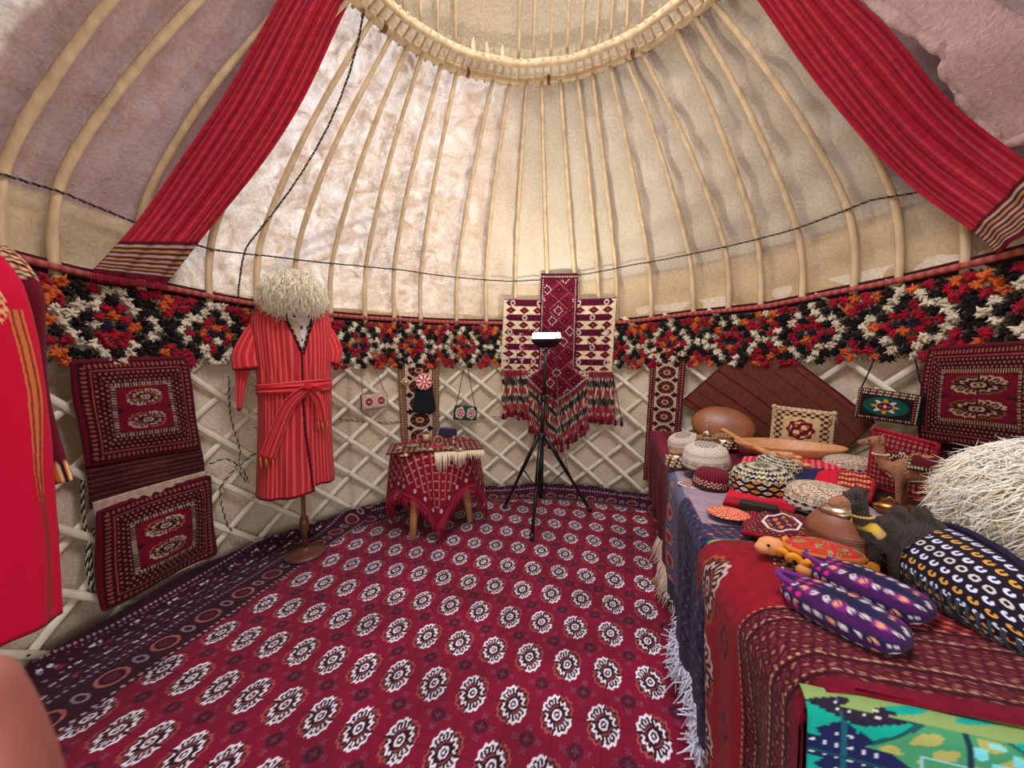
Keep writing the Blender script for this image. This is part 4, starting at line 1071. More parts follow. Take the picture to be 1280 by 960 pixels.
for edge in (P[0], P[-1], P[:, 0], P[:, -1]):
    for k in range(0, n, 2):
        p = edge[k]; L_ = min(.11, p[2]-.006)
        if L_ > .01: m.tube([p, p+[g.uniform(-.006, .006), g.uniform(-.006, .006), -L_*.5], p+[g.uniform(-.012, .012), g.uniform(-.012, .012), -L_]], [.003, .0026, .002], 3, col=lin((150, 24, 50)))
tag(m.build('fringe', M_rope, tc), kind='stuff')
# runner with white fringe
u, v = np.meshgrid(np.linspace(-1, 1, 90), np.linspace(-1, 1, 40), indexing='ij')
ctr = Tc+dvt*.02; P = ctr+(u*.36)[..., None]*rvt+(v*.19+.13+.02*u)[..., None]*dvt; P[..., 2] = zt_+.012
C = blank(u.shape, lin((96, 16, 30))); dots(C, u > -2, u*9+.0, v*5, 1, 1, lin((190, 160, 130)), .34, 1); put(C, np.abs(v) > .86, lin((60, 16, 24))); put(C, np.hypot(u*1.6, v) < .3, lin((190, 40, 60)))
rn = thing('table_runner', 'small dark red mat with long white fringe on the round table', 'table mat', ctr+[0, 0, zt_])
grid('mat_cloth', P, C, M_cloth, rn, thick=.005)
m = MB()
for k in range(46):
    q = P[44+k, -1]; l = .03+.10*math.exp(-((k-6)/7)**2)+.07*math.exp(-((k-22)/4)**2)+.03*g.random()
    o1 = q+dvt*.03+[0, 0, -.004]; m.tube([q, o1, o1+dvt*.015+[g.uniform(-.01, .01), 0, -l]], [.004, .0045, .003], 4, col=lin((224, 208, 176)))
m.build('white_fringe', M_rope, rn)
def tpt(px, py, dz=0): p = onz(px, py, zt_+.018+dz); return p
# jewellery
jl = 'silver jewellery on the small round table'
def bangle(px, py, R_, stand, lab, col=(190, 160, 110)):
    m = MB(); a = np.linspace(0, 2*pi, 33)[:-1]; c = tpt(px, py)
    if stand: P_ = c+np.stack([R_*np.cos(a), 0.01*np.cos(a), R_+R_*np.sin(a)], -1)
    else: P_ = c+np.stack([R_*np.cos(a), R_*np.sin(a), .006+0*a], -1)
    m.tube(P_, .007, 8, closed=True)
    for k in range(0, 32, 2): m.ell(P_[k]+[0, -.006, .004], .006, n=6, m=4)
    tag(m.build('bangle', M_silver), lab, 'bangle', jl)
bangle(548, 556, .034, True, 'upright silver bangle in front of the navy pouch')
bangle(560, 561, .03, False, 'flat silver bangle in the middle of the round table mat')
bangle(515, 558, .035, False, 'flat silver bangle near the left end of the round table mat')
bangle(527, 563, .028, False, 'small silver bangle beside the white fringe')
def pend(px, py, lab, k):
    g = np.random.default_rng(k); c = tpt(px, py); m = MB(); m.lathe([(.002, 0), (.026, .002), (.024, .010), (.008, .016)], c, 8)
    for q in range(7): a = -pi/2+(q-3)*.35; p = c+np.array([.03*cos(a), .03*sin(a), .006]); m.tube([c+[0, 0, .006], p, p+[0, -.02, 0]], .0025, 4); m.ell(p+[0, -.024, 0], .0055, n=6, m=4)
    tag(m.build('silver_pendant', M_silver), lab, 'pendant', jl)
pend(500, 560, 'silver pendant with dangles at the left of the round table mat', 1); pend(538, 562, 'silver pendant with dangles over the red patch of the mat', 2); pend(575, 562, 'silver pendant with dangles at the right of the round table mat', 3); pend(507, 569, 'silver pendant at the front edge hanging toward the cloth', 4)
m = MB(); c = tpt(558, 545); u_, v_ = rvt, dvt
bx = link_mesh('navy_pouch', np.array([c+u_*x_+v_*y_+np.array([0, 0, z_]) for x_, y_, z_ in [(-.085, -.04, 0), (.10, -.04, 0), (.10, .04, 0), (-.085, .04, 0), (-.07, -.03, .085), (.095, -.035, .075), (.095, .03, .065), (-.06, .025, .08)]]), [(0, 3, 2, 1), (4, 5, 6, 7), (0, 1, 5, 4), (1, 2, 6, 5), (2, 3, 7, 6), (3, 0, 4, 7)], mat('navy_velvet', (26, 24, 52), rough=.9, sheen=.5), smooth=False)
bevel(bx, .012, 3); tag(bx, 'dark navy fabric pouch at the back of the small round table', 'pouch')
m = MB(); m.lathe([(.016, 0), (.02, .006), (.02, .03), (.008, .042), (.008, .052), (.013, .055), (.012, .064)], tpt(567, 556), 14); tag(m.build('metal_flask', M_silver), 'tiny metal flask before the navy pouch', 'flask')
m = MB(); c = tpt(533, 551); m.lathe([(.004, 0), (.03, .002), (.032, .045), (.02, .06), (.002, .062)], c, 5, col=lin((206, 170, 120))); m.lathe([(.02, .06), (.026, .075), (.004, .085)], c, 5, col=lin((120, 60, 30))); tag(m.build('trinket_box', M_vc), 'small cream and brown peaked trinket box left of the navy pouch', 'trinket')
m = MB(); c = tpt(528, 545); m.tube([c, c+[.02, 0, .035], c+[.05, 0, .075]], [.006, .012, .003], 6, col=lin((206, 206, 216))); m.tube([c, c+[-.02, 0, .02], c+[.02, 0, .06]], [.006, .01, .002], 6, col=lin((120, 120, 150))); tag(m.build('folded_tissue', M_cloth), 'pale crumpled tissue behind the trinket box', 'tissue')

# ---------------------------------------------------------------- red coat at the left edge
ct = thing('red_coat', 'long bright crimson coat with gold trim hanging at the left edge', 'coat', (-1.42, .9, .6))
CB = np.array([-1.50, .93, 0]); cdv = np.array([-CB[0], -CB[1], 0]); cdv /= np.linalg.norm(cdv); crv = np.array([-cdv[1], cdv[0], 0])
def cpl(px, py):
    d = ray(px, py); t = ((CB-O)@cdv)/(d@cdv); p = O+d*t; return float((p-CB)@crv), float(p[2])
cs_ = [(334, 4), (345, 14), (365, 27), (400, 38), (440, 47), (500, 55), (560, 62), (620, 66), (680, 70), (730, 73), (772, 75)]
q_ = [cpl(x, y) for y, x in cs_]; xr = np.array([q[0] for q in q_]); zz3 = np.array([q[1] for q in q_]); o2 = np.argsort(zz3); xc = xr.max()-.27
print('coat', xr, zz3)
t, z = np.meshgrid(np.linspace(-pi, pi, 500), np.linspace(zz3.min(), zz3.max()+.01, 160), indexing='ij')
xrr = np.interp(z, zz3[o2], xr[o2]); hwid = xrr-xc
x = xc+hwid*np.sign(np.sin(t))*np.abs(np.sin(t))**.75; dp_ = (.06+.03*np.clip((1.4-z), 0, 1))*np.clip((zz3.max()+.02-z)/.12, .15, 1)**.5
y = dp_*np.sign(np.cos(t))*np.abs(np.cos(t))**.75+.012*np.sin(t*9)*np.clip(1.3-z, 0, 1)
P = CB+x[..., None]*crv+y[..., None]*cdv; P[..., 2] = z+.02*np.sin(x*9)
C = blank(t.shape, lin((204, 4, 52)))
f_ = np.cos(t) > 0; dd = (xrr-x); wt_ = .013*np.clip((z-.75)/.45, .25, 1)
tc_ = .026+.004*np.sin(z*14)
put(C, f_ & (z < 1.47) & (np.abs(dd-tc_) < wt_), lin((206, 112, 60))); put(C, f_ & (z < 1.47) & (np.abs(np.abs(dd-tc_)-wt_*.5) < .0022), lin((150, 50, 40)))
em = (np.hypot((dd-.085)/.045, (z-1.49)/.07) < 1) & f_; put(C, em & (np.sin(x*300)*np.sin(z*260+x*90) > -.1), lin((226, 180, 120)))
put(C, z < zz3.min()+.012, lin((140, 6, 30)))
grid('coat_body', P, C, M_cloth, ct, thick=-.005)
sl = thing('embroidered_coat', 'maroon coat with embroidered collar and cuff behind the crimson coat', 'coat', (-1.5, 1.15, .8))
def lerpP(a, b, n=40): return np.linspace(0, 1, n)[:, None]*(np.array(b)-np.array(a))+np.array(a)
pt = np.array([ony(x, y, 1.15) for x, y in ((4, 312), (26, 336), (42, 372), (45, 430), (50, 490), (64, 545), (84, 605))])
Pp = spline(pt, 60); rr_ = np.interp(np.linspace(0, 1, 60), [0, .3, .6, 1], [.05, .07, .06, .045])
Pp[:, 0] -= rr_*.75
a = np.linspace(0, 2*pi, 40)[:-1]; Q = Pp[None]+rr_[None, :, None]*(np.cos(a)[:, None, None]*np.array([1, 0, .2])+.6*np.sin(a)[:, None, None]*np.array([0, 1, 0]))
C = blank(Q.shape[:2], lin((96, 8, 28))); A_, L_ = np.meshgrid(a, np.linspace(0, 1, 60), indexing='ij')
m1 = L_ < .26; put(C, m1, BLK*1.4); put(C, m1 & (np.sin(A_*7)*np.sin(L_*150) > 0.1), lin((220, 180, 140))); put(C, m1 & (np.sin(A_*7+1)*np.sin(L_*150+2) > 0.55), lin((200, 90, 50)))
m1 = L_ > .92; put(C, m1, BLK); put(C, m1 & (np.sin(A_*9) > .1), lin((226, 196, 150))); put(C, m1 & (np.sin(A_*9+2) > .6), lin((210, 110, 40)))
grid('sleeve', Q, C, M_cloth, sl, cu=True, thick=-.004)
# shoulder and back panel joining the sleeve, mostly behind the crimson coat
t, z = np.meshgrid(np.linspace(-pi, pi, 60), np.linspace(.75, 1.66, 50), indexing='ij')
P = np.stack([-1.80+(.20+.03*(1.6-z))*np.sign(np.sin(t))*np.abs(np.sin(t))**.8, 1.2-.07*np.cos(t), z], -1); grid('coat_body', P, blank(t.shape, lin((96, 8, 28))), M_cloth, sl, thick=-.004)
# ---------------------------------------------------------------- long display table on the right
ZT = .72
edge_px = [(812, 538), (835, 586), (852, 625), (886, 690), (938, 765), (1010, 858)]
EP = np.array([onz(x, y, ZT+h)[:2] for (x, y), h in zip(edge_px, (.006, .012, .018, .03, .036, .036))])
es = spline(np.c_[EP, np.zeros(len(EP))], 200)[:, :2]
sl_ = np.concatenate([[0], np.cumsum(np.linalg.norm(np.diff(es, axis=0), axis=1))]); SLEN = sl_[-1]
def edge(s): return np.stack([np.interp(s, sl_, es[:, 0]), np.interp(s, sl_, es[:, 1])], -1)
def edge_n(s):
    a = edge(s+.03)-edge(s-.03); a = a/np.linalg.norm(a, axis=-1, keepdims=True); return np.stack([a[..., 1], -a[..., 0]], -1)  # outward (toward the open floor)
sg = np.sign((edge_n(np.array([.8]))@np.array([-1, 0]))[0])
def back(s):
    f = s/SLEN; th = 1.02+f*1.24
    return np.stack([CX+2.12*np.sin(th), CY+2.12*np.cos(th)], -1)
dt = thing('display_table', 'long wooden table under the layered carpets along the right wall', 'table', (1.4, 1.4, 0))
S_ = np.linspace(0, SLEN, 30); e_ = edge(S_); b_ = back(S_)
m = MB(); m.poly([tuple(p) for p in e_+(b_-e_)*.02]+[tuple(p) for p in b_[::-1]], ZT-.045, ZT-.006); m.build('table_top', M_brown, dt, smooth=False)
for f in (.08, .5, .93):
    for w in (.08, .9):
        p = edge(np.array([SLEN*f]))[0]*(1-w)+back(np.array([SLEN*f]))[0]*w; m = MB(); m.box([p[0], p[1], (ZT-.045)/2+.002], [.06, .06, ZT-.05]); m.build('leg', M_brown, dt, smooth=False)

def tcloth(name, label, s0, s1, off, drop, wid, pat, ns, nw, bottom=None, thick=.006, wave=1., roundr=.03, extra=None, groupC=None):
    """cloth lying on the table and falling over its long front edge; w = 0 at the fold, negative inward, positive down the side"""
    s = np.linspace(s0, s1, ns); w = np.concatenate([np.linspace(-wid, -.03, int(nw*.45)), np.linspace(-.025, drop, nw-int(nw*.45))])
    Sg, Wg = np.meshgrid(s, w, indexing='ij'); e = edge(Sg); n = edge_n(Sg)*sg; b = back(Sg); inn = (b-e); il = np.linalg.norm(inn, axis=-1, keepdims=True)
    rr = roundr+off; e = e-n*(rr+.012)
    P = np.zeros(Sg.shape+(3,))
    top = Wg <= 0
    P[..., :2] = e+inn/il*np.minimum(np.clip(-Wg, 0, None), (il[..., 0]-.01))[..., None]
    a = np.clip(Wg/(rr*1.2), 0, pi/2)
    fall = np.clip(Wg-rr*1.2*pi/2, 0, None)
    outw = rr*np.sin(a)+.0*fall+wave*(.012*np.sin(Sg*17+off*200)+.008*np.sin(Sg*41+off*90)+.006*np.sin(Sg*9+Wg*6))*np.clip(fall*5, 0, 1)+off*.6*(a/1.57)
    P[..., :2] += n*outw[..., None]
    P[..., 2] = ZT+off-np.where(top, 0, rr*(1-np.cos(a))+fall)+.002*np.sin(Sg*19+Wg*23)*top
    if extra is not None: P = extra(P, Sg, Wg)
    P[..., 2] = np.maximum(P[..., 2], .012)
    C = pat(Sg-s0, Wg, s1-s0)
    root = thing(name, label, 'carpet' if 'carpet' in name else 'cloth', (float(P[0, 0, 0]), float(P[0, 0, 1]), .0))
    grid('woven_cloth', P, C, M_rug, root, thick=thick if sg > 0 else thick)
    return root, P
def s_of(px, py):
    p = onz(px, py, ZT)[:2]; return float(sl_[np.argmin(np.linalg.norm(es-p, axis=1))])
sA = s_of(835, 586); sB = s_of(884, 687)
def pat_bur(u, w, U):
    C = blank(u.shape, lin((106, 14, 40)))
    e = np.minimum(u, U-u); put(C, w > .52, lin((84, 10, 32)))
    dots(C, w > -.02, u+.5*np.floor(w/.03)*.03, w, .045, .03, lin((150, 60, 66)), .18, 1)
    m_ = (u < .07); put(C, m_, lin((130, 20, 48))); put(C, (np.abs(u-.035) < .012) & (((w/.02).astype(int)) % 2 == 0), lin((200, 130, 130)))
    m_ = (U-u < .16) & (U-u > .03) & (w > 0); put(C, m_ & (np.abs(((w/.06) % 1)-.5)+np.abs(((U-u)/.065) % 1-.5) < .3), lin((150, 70, 80)))
    put(C, (w > -.05) & (w < .03) & ((u/.02).astype(int) % 2 == 0), lin((150, 46, 60)))
    return C
r1, Pb = tcloth('burgundy_carpet', 'burgundy carpet draped over the far end of the long table', 0, sA+.12, .004, .61, 1.0, pat_bur, 120, 200)
g = np.random.default_rng(21)
def fringe(parent, pts, dirs, L0, col, name='fringe', w=.003, dens=1, wob=.012):
    m = MB()
    for k in range(len(pts)):
        for q in range(dens):
            p = pts[k]+g.normal(size=3)*.004; l = L0*g.uniform(.7, 1.2); d = dirs(k)
            p1 = p+d*l*.5+g.normal(size=3)*wob*.5; p2 = p+d*l+g.normal(size=3)*wob
            p1[2] = max(p1[2], .014); p2[2] = max(p2[2], .012)
            m.tube([p, p1, p2], [w, w*1.1, w*.6], 4, col=col*g.uniform(.8, 1.1))
    return tag(m.build(name, M_rope, parent), kind='stuff')
ee = Pb[:, -1]; fringe(r1, ee[70:118:1], lambda k: np.array([-.5, -.35, -.8]), .12, lin((214, 190, 166)), dens=3, w=.0035)
# far end of the burgundy carpet falls over the end of the table
def pat_blue(u, w, U):
    C = blank(u.shape, lin((168, 146, 160)))
    put(C, w > .03, lin((104, 104, 134)))
    band = (u > U*np.where(w < .02, .78, .5))
    nz_ = np.sin(u*120+np.sin(w*40)*2)*np.sin(w*95+u*30)
    put(C, band, lin((58, 54, 88))); put(C, band & (nz_ > .45), lin((28, 30, 62))); put(C, band & (nz_ < -.8), lin((120, 96, 110)))
    put(C, (np.abs(u-U*np.where(w < .02, .78, .5)) < .006) | (np.abs(u-U*.9) < .006), lin((30, 30, 60)))
    put(C, band & (w < .03) & (nz_ > .7), lin((190, 110, 90)))
    # paisley-like embroidered cats down the drop
    for wc in (-.07, .10, .215, .34, .46, .58):
        x = (u-U*.22)/.055; y = (w-wc)/.05; r = np.hypot(x*(1+.25*np.sin(y*2)), y)
        put(C, r < 1, lin((60, 40, 80))); put(C, (r < .9) & (np.sin(u*330+w*120)*np.sin(w*300) > .0), lin((206, 170, 150))); put(C, (r < .7) & (np.sin(u*210-w*160) > .55), lin((206, 110, 40))); put(C, (r < .4), lin((150, 40, 60)))
    put(C, (u < .02), lin((60, 58, 84)))
    put(C, w > .56, lin((60, 56, 80)))
    return C
r2, Pb2 = tcloth('blue_carpet', 'blue grey embroidered carpet with a white knotted fringe hanging mid table', sA, sB+.06, .014, .655, .62, pat_blue, 170, 260)
ee = Pb2[:, -1]
fringe(r2, ee[60:168], lambda k: np.array([-.35+.2*math.sin(k*.6), -.3, -.4]), .085, lin((216, 216, 232)), dens=4, w=.0035, wob=.02)
fringe(r2, ee[0:60:5], lambda k: np.array([-.5, -.2, -.3]), .05, lin((210, 200, 200)), dens=2, w=.003, wob=.012, name='loose_threads')
def pat_teal(u, w, U):
    C = blank(u.shape, lin((40, 160, 130))); put(C, np.sin(u*25)*np.sin(w*30+1) > .2, lin((180, 190, 90))); put(C, (np.abs((w*9) % 1-.5) < .06), lin((40, 90, 60)))
    return C
r3, Pt = tcloth('teal_cloth', 'teal green patterned cloth showing beneath the red carpet at the near end', sB-.035, SLEN+.0, .022, .05, 1.05, pat_teal, 60, 80, thick=.003)
# its near end falls down the end face of the table
sN = SLEN; eN = edge(np.array([sN]))[0]; bN = back(np.array([sN]))[0]
uu, ww = np.meshgrid(np.linspace(-.078, 1.0, 280), np.linspace(0, .66, 256), indexing='ij')
eN = eN-edge_n(np.array([sN]))[0]*sg*.072; Lg = np.linalg.norm(bN-eN); base = eN+np.array([.045, .02])*0+(bN-eN)/Lg*np.clip(uu, -.1, Lg)[..., None]
tN = (bN-eN)/Lg; oN = np.array([tN[1], -tN[0]]); oN *= np.sign(oN@np.array([0, -1.]))
a_ = np.clip(ww/.03, 0, pi/2); fl_ = np.clip(ww-.03*pi/2, 0, None)
P = np.zeros(uu.shape+(3,)); P[..., :2] = base+oN*(.03*np.sin(a_)+.03*fl_+np.clip(ww, None, 0)+(.010*np.sin(uu*13)+.004*np.sin(uu*31))*np.clip(fl_*4, 0, 1))[..., None]
P[..., 2] = ZT+.026-.03*(1-np.cos(a_))-fl_
C = blank(uu.shape, lin((6, 166, 146))); U_, V_ = uu, ww
def tealmotif(C, cu_, cv_, R_):
    x = (uu-cu_)/R_; y = (ww-cv_)/(R_*.62); o_ = np.maximum(np.maximum(np.abs(x), np.abs(y)), (np.abs(x)+np.abs(y))*.74)
    put(C, o_ < 1.06, lin((20, 84, 84))); put(C, o_ < 1, lin((70, 150, 104)))
    q = (x*y < 0); n_ = np.sin(x*11+np.sin(y*9))*np.sin(y*13+x*3)
    put(C, (o_ < .95) & (n_ > .25), lin((176, 172, 96))); put(C, (o_ < .92) & q & (o_ > .5) & (np.sin(x*17)*np.sin(y*15) > .05), lin((120, 220, 226)))
    i_ = np.maximum(np.abs(x), np.abs(y)); put(C, i_ < .46, lin((150, 200, 210))); put(C, i_ < .42, lin((70, 150, 104))); put(C, (i_ < .42) & q, lin((20, 30, 92)))
    st_ = (np.abs(x)+np.abs(y)*.9 < .28)*(np.minimum(np.abs(np.abs(x)-np.abs(y)), np.minimum(np.abs(x), np.abs(y))) < .05); put(C, st_, lin((214, 206, 140)))
    put(C, (np.minimum(np.abs(x), np.abs(y)) < .025) & (o_ < 1), lin((20, 50, 70)))
for cu_ in (.12, .49, .86): tealmotif(C, cu_, .097, .122); tealmotif(C, cu_, .30, .122)
for cu_ in (-.03, .305, .675):
    x = (uu-cu_)/.05; y = (ww-.09)/.06; put(C, (np.abs(x)*.5+np.abs(y) < .9) & ((np.abs(x) < .35) | (np.abs(y) < .3) | (np.abs(np.abs(x)-np.abs(y)) < .25)), lin((22, 30, 80))); put(C, (np.hypot((x*3) % 1-.5, (y*3) % 1-.5) < .16) & (np.abs(x)*.5+np.abs(y) < .7), lin((214, 220, 226)))
    put(C, (np.abs(uu-cu_) < .003), lin((20, 90, 110)))
for cu_ in (-.01, .305, .65):
    x = (uu-cu_)/.07; y = (ww-.022)/.018; put(C, (np.abs(x)+np.abs(y) < 1.1) & ((np.abs(y) < .3) | (np.abs(x) < .3) | (np.abs(np.abs(x)-.55) < .2)), lin((36, 30, 50))); put(C, (np.hypot((x*4) % 1-.5, (y*2) % 1-.5) < .16) & (np.abs(x)+np.abs(y) < .8), WHT)
put(C, (ww < .022) & (np.sin(uu*30)*np.sin(ww*200+uu*50) > -.4), lin((140, 166, 96)))
put(C, np.abs(ww-.097) < .0025, lin((16, 70, 90)))
grid('near_drop', P, C, M_cloth, r3, thick=.003)

def pat_red(u, w, U):
    C = blank(u.shape, lin((150, 16, 36)))
    en = U-u
    # motifs straddling the fold
    for uc, wc, ru, rw in ((.12, .13, .065, .10), (.12, .35, .065, .10), (.12, .57, .065, .10), (.15, -.16, .085, .075), (.15, -.50, .085, .075), (.15, -.80, .085, .075)):
        x = (u-uc)/ru; y = (w-wc)/rw; r = np.hypot(x, y)
        gul(C, x, y, None, lin((74, 16, 30)), lin((206, 186, 176)), lin((172, 84, 50)), line=.12)
    for uc, wc in ((.05, .2), (.25, .19), (.25, .41), (.05, .41)):
        x = (u-uc)/.03; y = (w-wc)/.05; put(C, (np.abs(x)+np.abs(y) < 1) & (np.abs(x)+np.abs(y) > .6), lin((80, 14, 40)))
    dots(C, (u < .045), u, w, .016, .022, lin((110, 50, 50)), .3, 1)
    bw = .21; m_ = (en < bw)
    put(C, m_, lin((84, 12, 32)))
    K = np.sin(en*260+np.sin(w*110)*1.6)*np.sin(w*150+en*90)
    put(C, m_ & (K > .35), lin((124, 46, 52))); put(C, m_ & (K < -.72), lin((164, 110, 92))); put(C, m_ & (K > .9), lin((44, 10, 28)))
    for q in (.035, .075, .17, .205):
        put(C, np.abs(en-q) < .0035, lin((60, 8, 22))); put(C, (np.abs(en-q-.008) < .0022) & ((w/.008).astype(int) % 2 == 0), lin((190, 150, 120)))
    put(C, en < .026, lin((120, 8, 36)))
    m_ = (w < -.10) & (w > -.34) & (u < U-.21) ; K = np.sin(u*200)*np.sin(w*190); put(C, m_ & (K > .5), lin((60, 14, 26))); put(C, m_ & (K < -.75), lin((190, 150, 110)))
    return C
r4, Pr = tcloth('red_carpet', 'thick red carpet with long medallions draped over the near half of the table', sB, SLEN+.004, .030, .70, 1.1, pat_red, 290, 420, thick=.009)

# ---------------------------------------------------------------- wares on the table
def tp_(px, py, h=.034): return onz(px, py, ZT+h)
def mpp(p): return depth(p)/F
def viewframe(p, yaw=0):
    d = np.array([-p[0], -p[1], 0]); d /= np.linalg.norm(d); r_ = np.array([-d[1], d[0], 0])
    c, s = cos(yaw), sin(yaw); return np.array([r_*c+d*s, -r_*s+d*c, [0, 0, 1]])  # right, towards viewer, up
def cap(name, label, c, R_, h, sty, tilt=(0, 0), flat=.62, n=150, group='embroidered skullcaps on the table'):
    ax = viewframe(c)
    if tilt != (0, 0):
        z = np.array([0, 0, 1])+tilt[0]*ax[0]+tilt[1]*ax[1]; z /= np.linalg.norm(z); x = np.cross(ax[1], z); x /= np.linalg.norm(x); ax = np.array([x, np.cross(z, x), z])
    t = thing(name, label, 'skullcap', c, group)
    a, q = np.meshgrid(np.linspace(0, 2*pi, n+1)[:-1], np.linspace(0, 1, 60), indexing='ij')
    side = q < .55
    rad = np.where(side, R_*(1-.10*(q/.55)**2), R_*.90*np.cos(np.clip((q-.55)/.45, 0, 1)*pi/2)**.75)
    zz_ = np.where(side, h*flat*(q/.55), h*flat+h*(1-flat)*np.sin(np.clip((q-.55)/.45, 0, 1)*pi/2))
    rad = np.maximum(rad, .0005)
    P = c+(rad*np.cos(a))[..., None]*ax[0]+(rad*np.sin(a))[..., None]*ax[1]+zz_[..., None]*ax[2]
    if sty == 'white':
        C = blank(a.shape, lin((206, 194, 176))); k = (q*16).astype(int)
        put(C, (k % 4 == 1) & (np.sin(a*60) > 0) & side, lin((70, 46, 40))); put(C, (k == 5) | (k == 2), lin((214, 206, 192)))
        put(C, (q > .2) & (q < .33) & (np.sin(a*34)*np.sin(q*90) > .2), lin((120, 66, 40))); put(C, np.abs(q-.19) < .008, lin((50, 40, 40))); put(C, np.abs(q-.35) < .008, lin((50, 40, 40)))
        put(C, ~side & (np.sin(a*24)*np.sin(q*95) > .45), lin((96, 66, 48))); put(C, (q > .86) & (np.sin(a*8)*np.sin(q*120) > .1), lin((44, 44, 40)))
        put(C, q < .03, lin((60, 30, 30)))
    elif sty == 'zig':
        C = blank(a.shape, lin((210, 200, 178))); put(C, side & (np.abs(((q*13) % 1)-.5) < .1), BLK); put(C, side & (q > .08) & (q < .2) & (((a*14/pi) % 1) > (q-.08)/.12), lin((40, 30, 30)))
        put(C, side & (q > .24) & (q < .40) & (np.abs(((a*12/pi) % 1)-.5)+np.abs((q-.32)/.16) < .45), lin((60, 40, 36))); put(C, side & (q > .44) & (np.sin(a*70) > .3), lin((150, 90, 60)))
        put(C, ~side & (np.sin(a*30)*np.sin(q*110) > .25), lin((54, 44, 40)))
        put(C, ~side & (np.sin(a*12+q*40) > .8), lin((190, 110, 60)))
    elif sty == 'diamond':
        C = blank(a.shape, lin((24, 14, 16))); A_ = a*18/(2*pi); Q_ = q*6.6; A2 = A_+.5*(np.floor(Q_) % 2); d = np.abs(A2 % 1-.5)+np.abs(Q_ % 1-.5)
        k = (np.floor(A2)+np.floor(Q_)).astype(int) % 2
        put(C, side & (d < .42) & (k == 0), lin((216, 204, 184))); put(C, side & (d < .42) & (k == 1), lin((206, 140, 70))); put(C, side & (d < .16), lin((60, 30, 30)))
        z_ = (q*26+1.5*np.abs(((a*18/pi) % 1)-.5)*2); kk = np.floor(z_).astype(int) % 3; put(C, ~side & (kk == 0), lin((216, 210, 190))); put(C, ~side & (kk == 1) & (np.sin(a*9) > .2), lin((170, 150, 80)))
    else:
        C = blank(a.shape, lin((86, 10, 26))); put(C, (q > .1) & (q < .4) & (np.sin(a*26)*np.sin(q*40) > .1), lin((210, 180, 150))); put(C, np.sin(a*40) > .6, lin((130, 30, 50)))
    grid('cap_shell', P, C, M_cloth, t, cu=True, thick=-.003 if False else 0)
    m = MB(); aa = np.linspace(0, 2*pi, 61)[:-1]; m.tube(c+(R_*np.cos(aa))[:, None]*ax[0]+(R_*np.sin(aa))[:, None]*ax[1]+.003*ax[2], .004, 6, col=lin((50, 30, 30)), closed=True); m.build('rim', M_rope, t)
    return t
def capat(px, py, wpx, hpx, **k):
    c = tp_(px, py); R_ = wpx/2*mpp(c); return c, R_*.93, hpx
c = tp_(856, 558, .03); cap('skullcap', 'white embroidered skullcap tilted up at the far left corner of the table', c, 20*mpp(c), .085, 'white', (-.15, .25))
c = tp_(890, 606, .03); cap('skullcap', 'dark maroon skullcap squashed under the white one', c+[0, 0, -.0], 22*mpp(c), .075, 'maroon', (.1, 0))
c2 = tp_(882, 594, .03)+[0, 0, .05]; cap('skullcap', 'white embroidered skullcap stacked on a maroon cap near the table edge', c2, 27.5*mpp(c2), .11, 'white', (.0, .12))
c = tp_(952, 612, .05); cap('skullcap', 'black skullcap with white and orange diamonds on folded red cloth', c, 36*mpp(c), .105, 'diamond', (0, .05))
c = tp_(1027, 634, .035); cap('skullcap', 'cream skullcap with black zigzags beside the clay jug', c, 42*mpp(c), .085, 'zig', (.05, 0))
c = tp_(1060, 588, .03); cap('skullcap', 'flat white skullcap half hidden behind the striped cloth at the back', c, 27*mpp(c), .075, 'zig', (0, 0))
c = tp_(974, 594, .055); cap('skullcap', 'black and orange cap brim peeking behind the diamond skullcap', c+[.0, .02, 0], 27*mpp(c), .08, 'diamond', (.2, 0))

# wooden ware
def bowl(name, label, c, prof, ax, scale=(1, 1), mat_=None, cat='bowl'):
    m = MB(); A_ = ax.copy(); A_[0] = A_[0]*scale[0]; A_[1] = A_[1]*scale[1]; m.lathe(prof, c, 48, ax=A_)
    return tag(m.build(name, mat_ or M_bowl), label, cat)
c = tp_(984, 574, .03); ax = viewframe(c, -.12); m_ = mpp(c)
bowl('wooden_platter', 'long shallow pale wooden dough bowl at the back of the table', c, [(.35, 0), (.62, .012), (.85, .045), (1, .085), (.985, .09), (.93, .083), (.8, .05), (.6, .022), (.3, .014)], ax, (57*m_, 34*m_))
c = tp_(905, 560, .02); m_ = mpp(c); ax = viewframe(c); zt2 = ax[1]*.9+ax[2]*.42; zt2 /= np.linalg.norm(zt2); x2 = ax[0]*.97-ax[2]*.2; x2 -= zt2*(x2@zt2); x2 /= np.linalg.norm(x2)
cc_ = tp_(903, 552, .02); cc_ = cc_-ax[1]*.18+[0, 0, .085]
bowl('leather_shield', 'large round tan leather disc propped against the brown cloth', cc_, [(.9, -.01), (1, 0), (.96, .03), (.75, .045), (.4, .06), (.02, .066)], np.array([x2*1., np.cross(zt2, x2), zt2]), (.215, .15), M_leather, 'leather disc')
c = tp_(940, 575, .06); p0 = tp_(905, 556, .03)+[0, 0, .10]; p1 = tp_(962, 584, .03)+[0, 0, .07]
m = MB(); m.tube(spline([p0, p0*.5+p1*.5+[0, 0, -.008], p1], 14), np.linspace(.016, .02, 14), 10, flat=.8); m.ell(p1+[.05, -.01, -.012], (.065, .045, .030), ax=viewframe(p1), n=20, m=12); m.ell(p0, (.022, .02, .014))
tag(fuse(m.build('wooden_ladle', M_bowl), .004), 'thick carved wooden ladle laid across the wooden dough bowl', 'ladle')
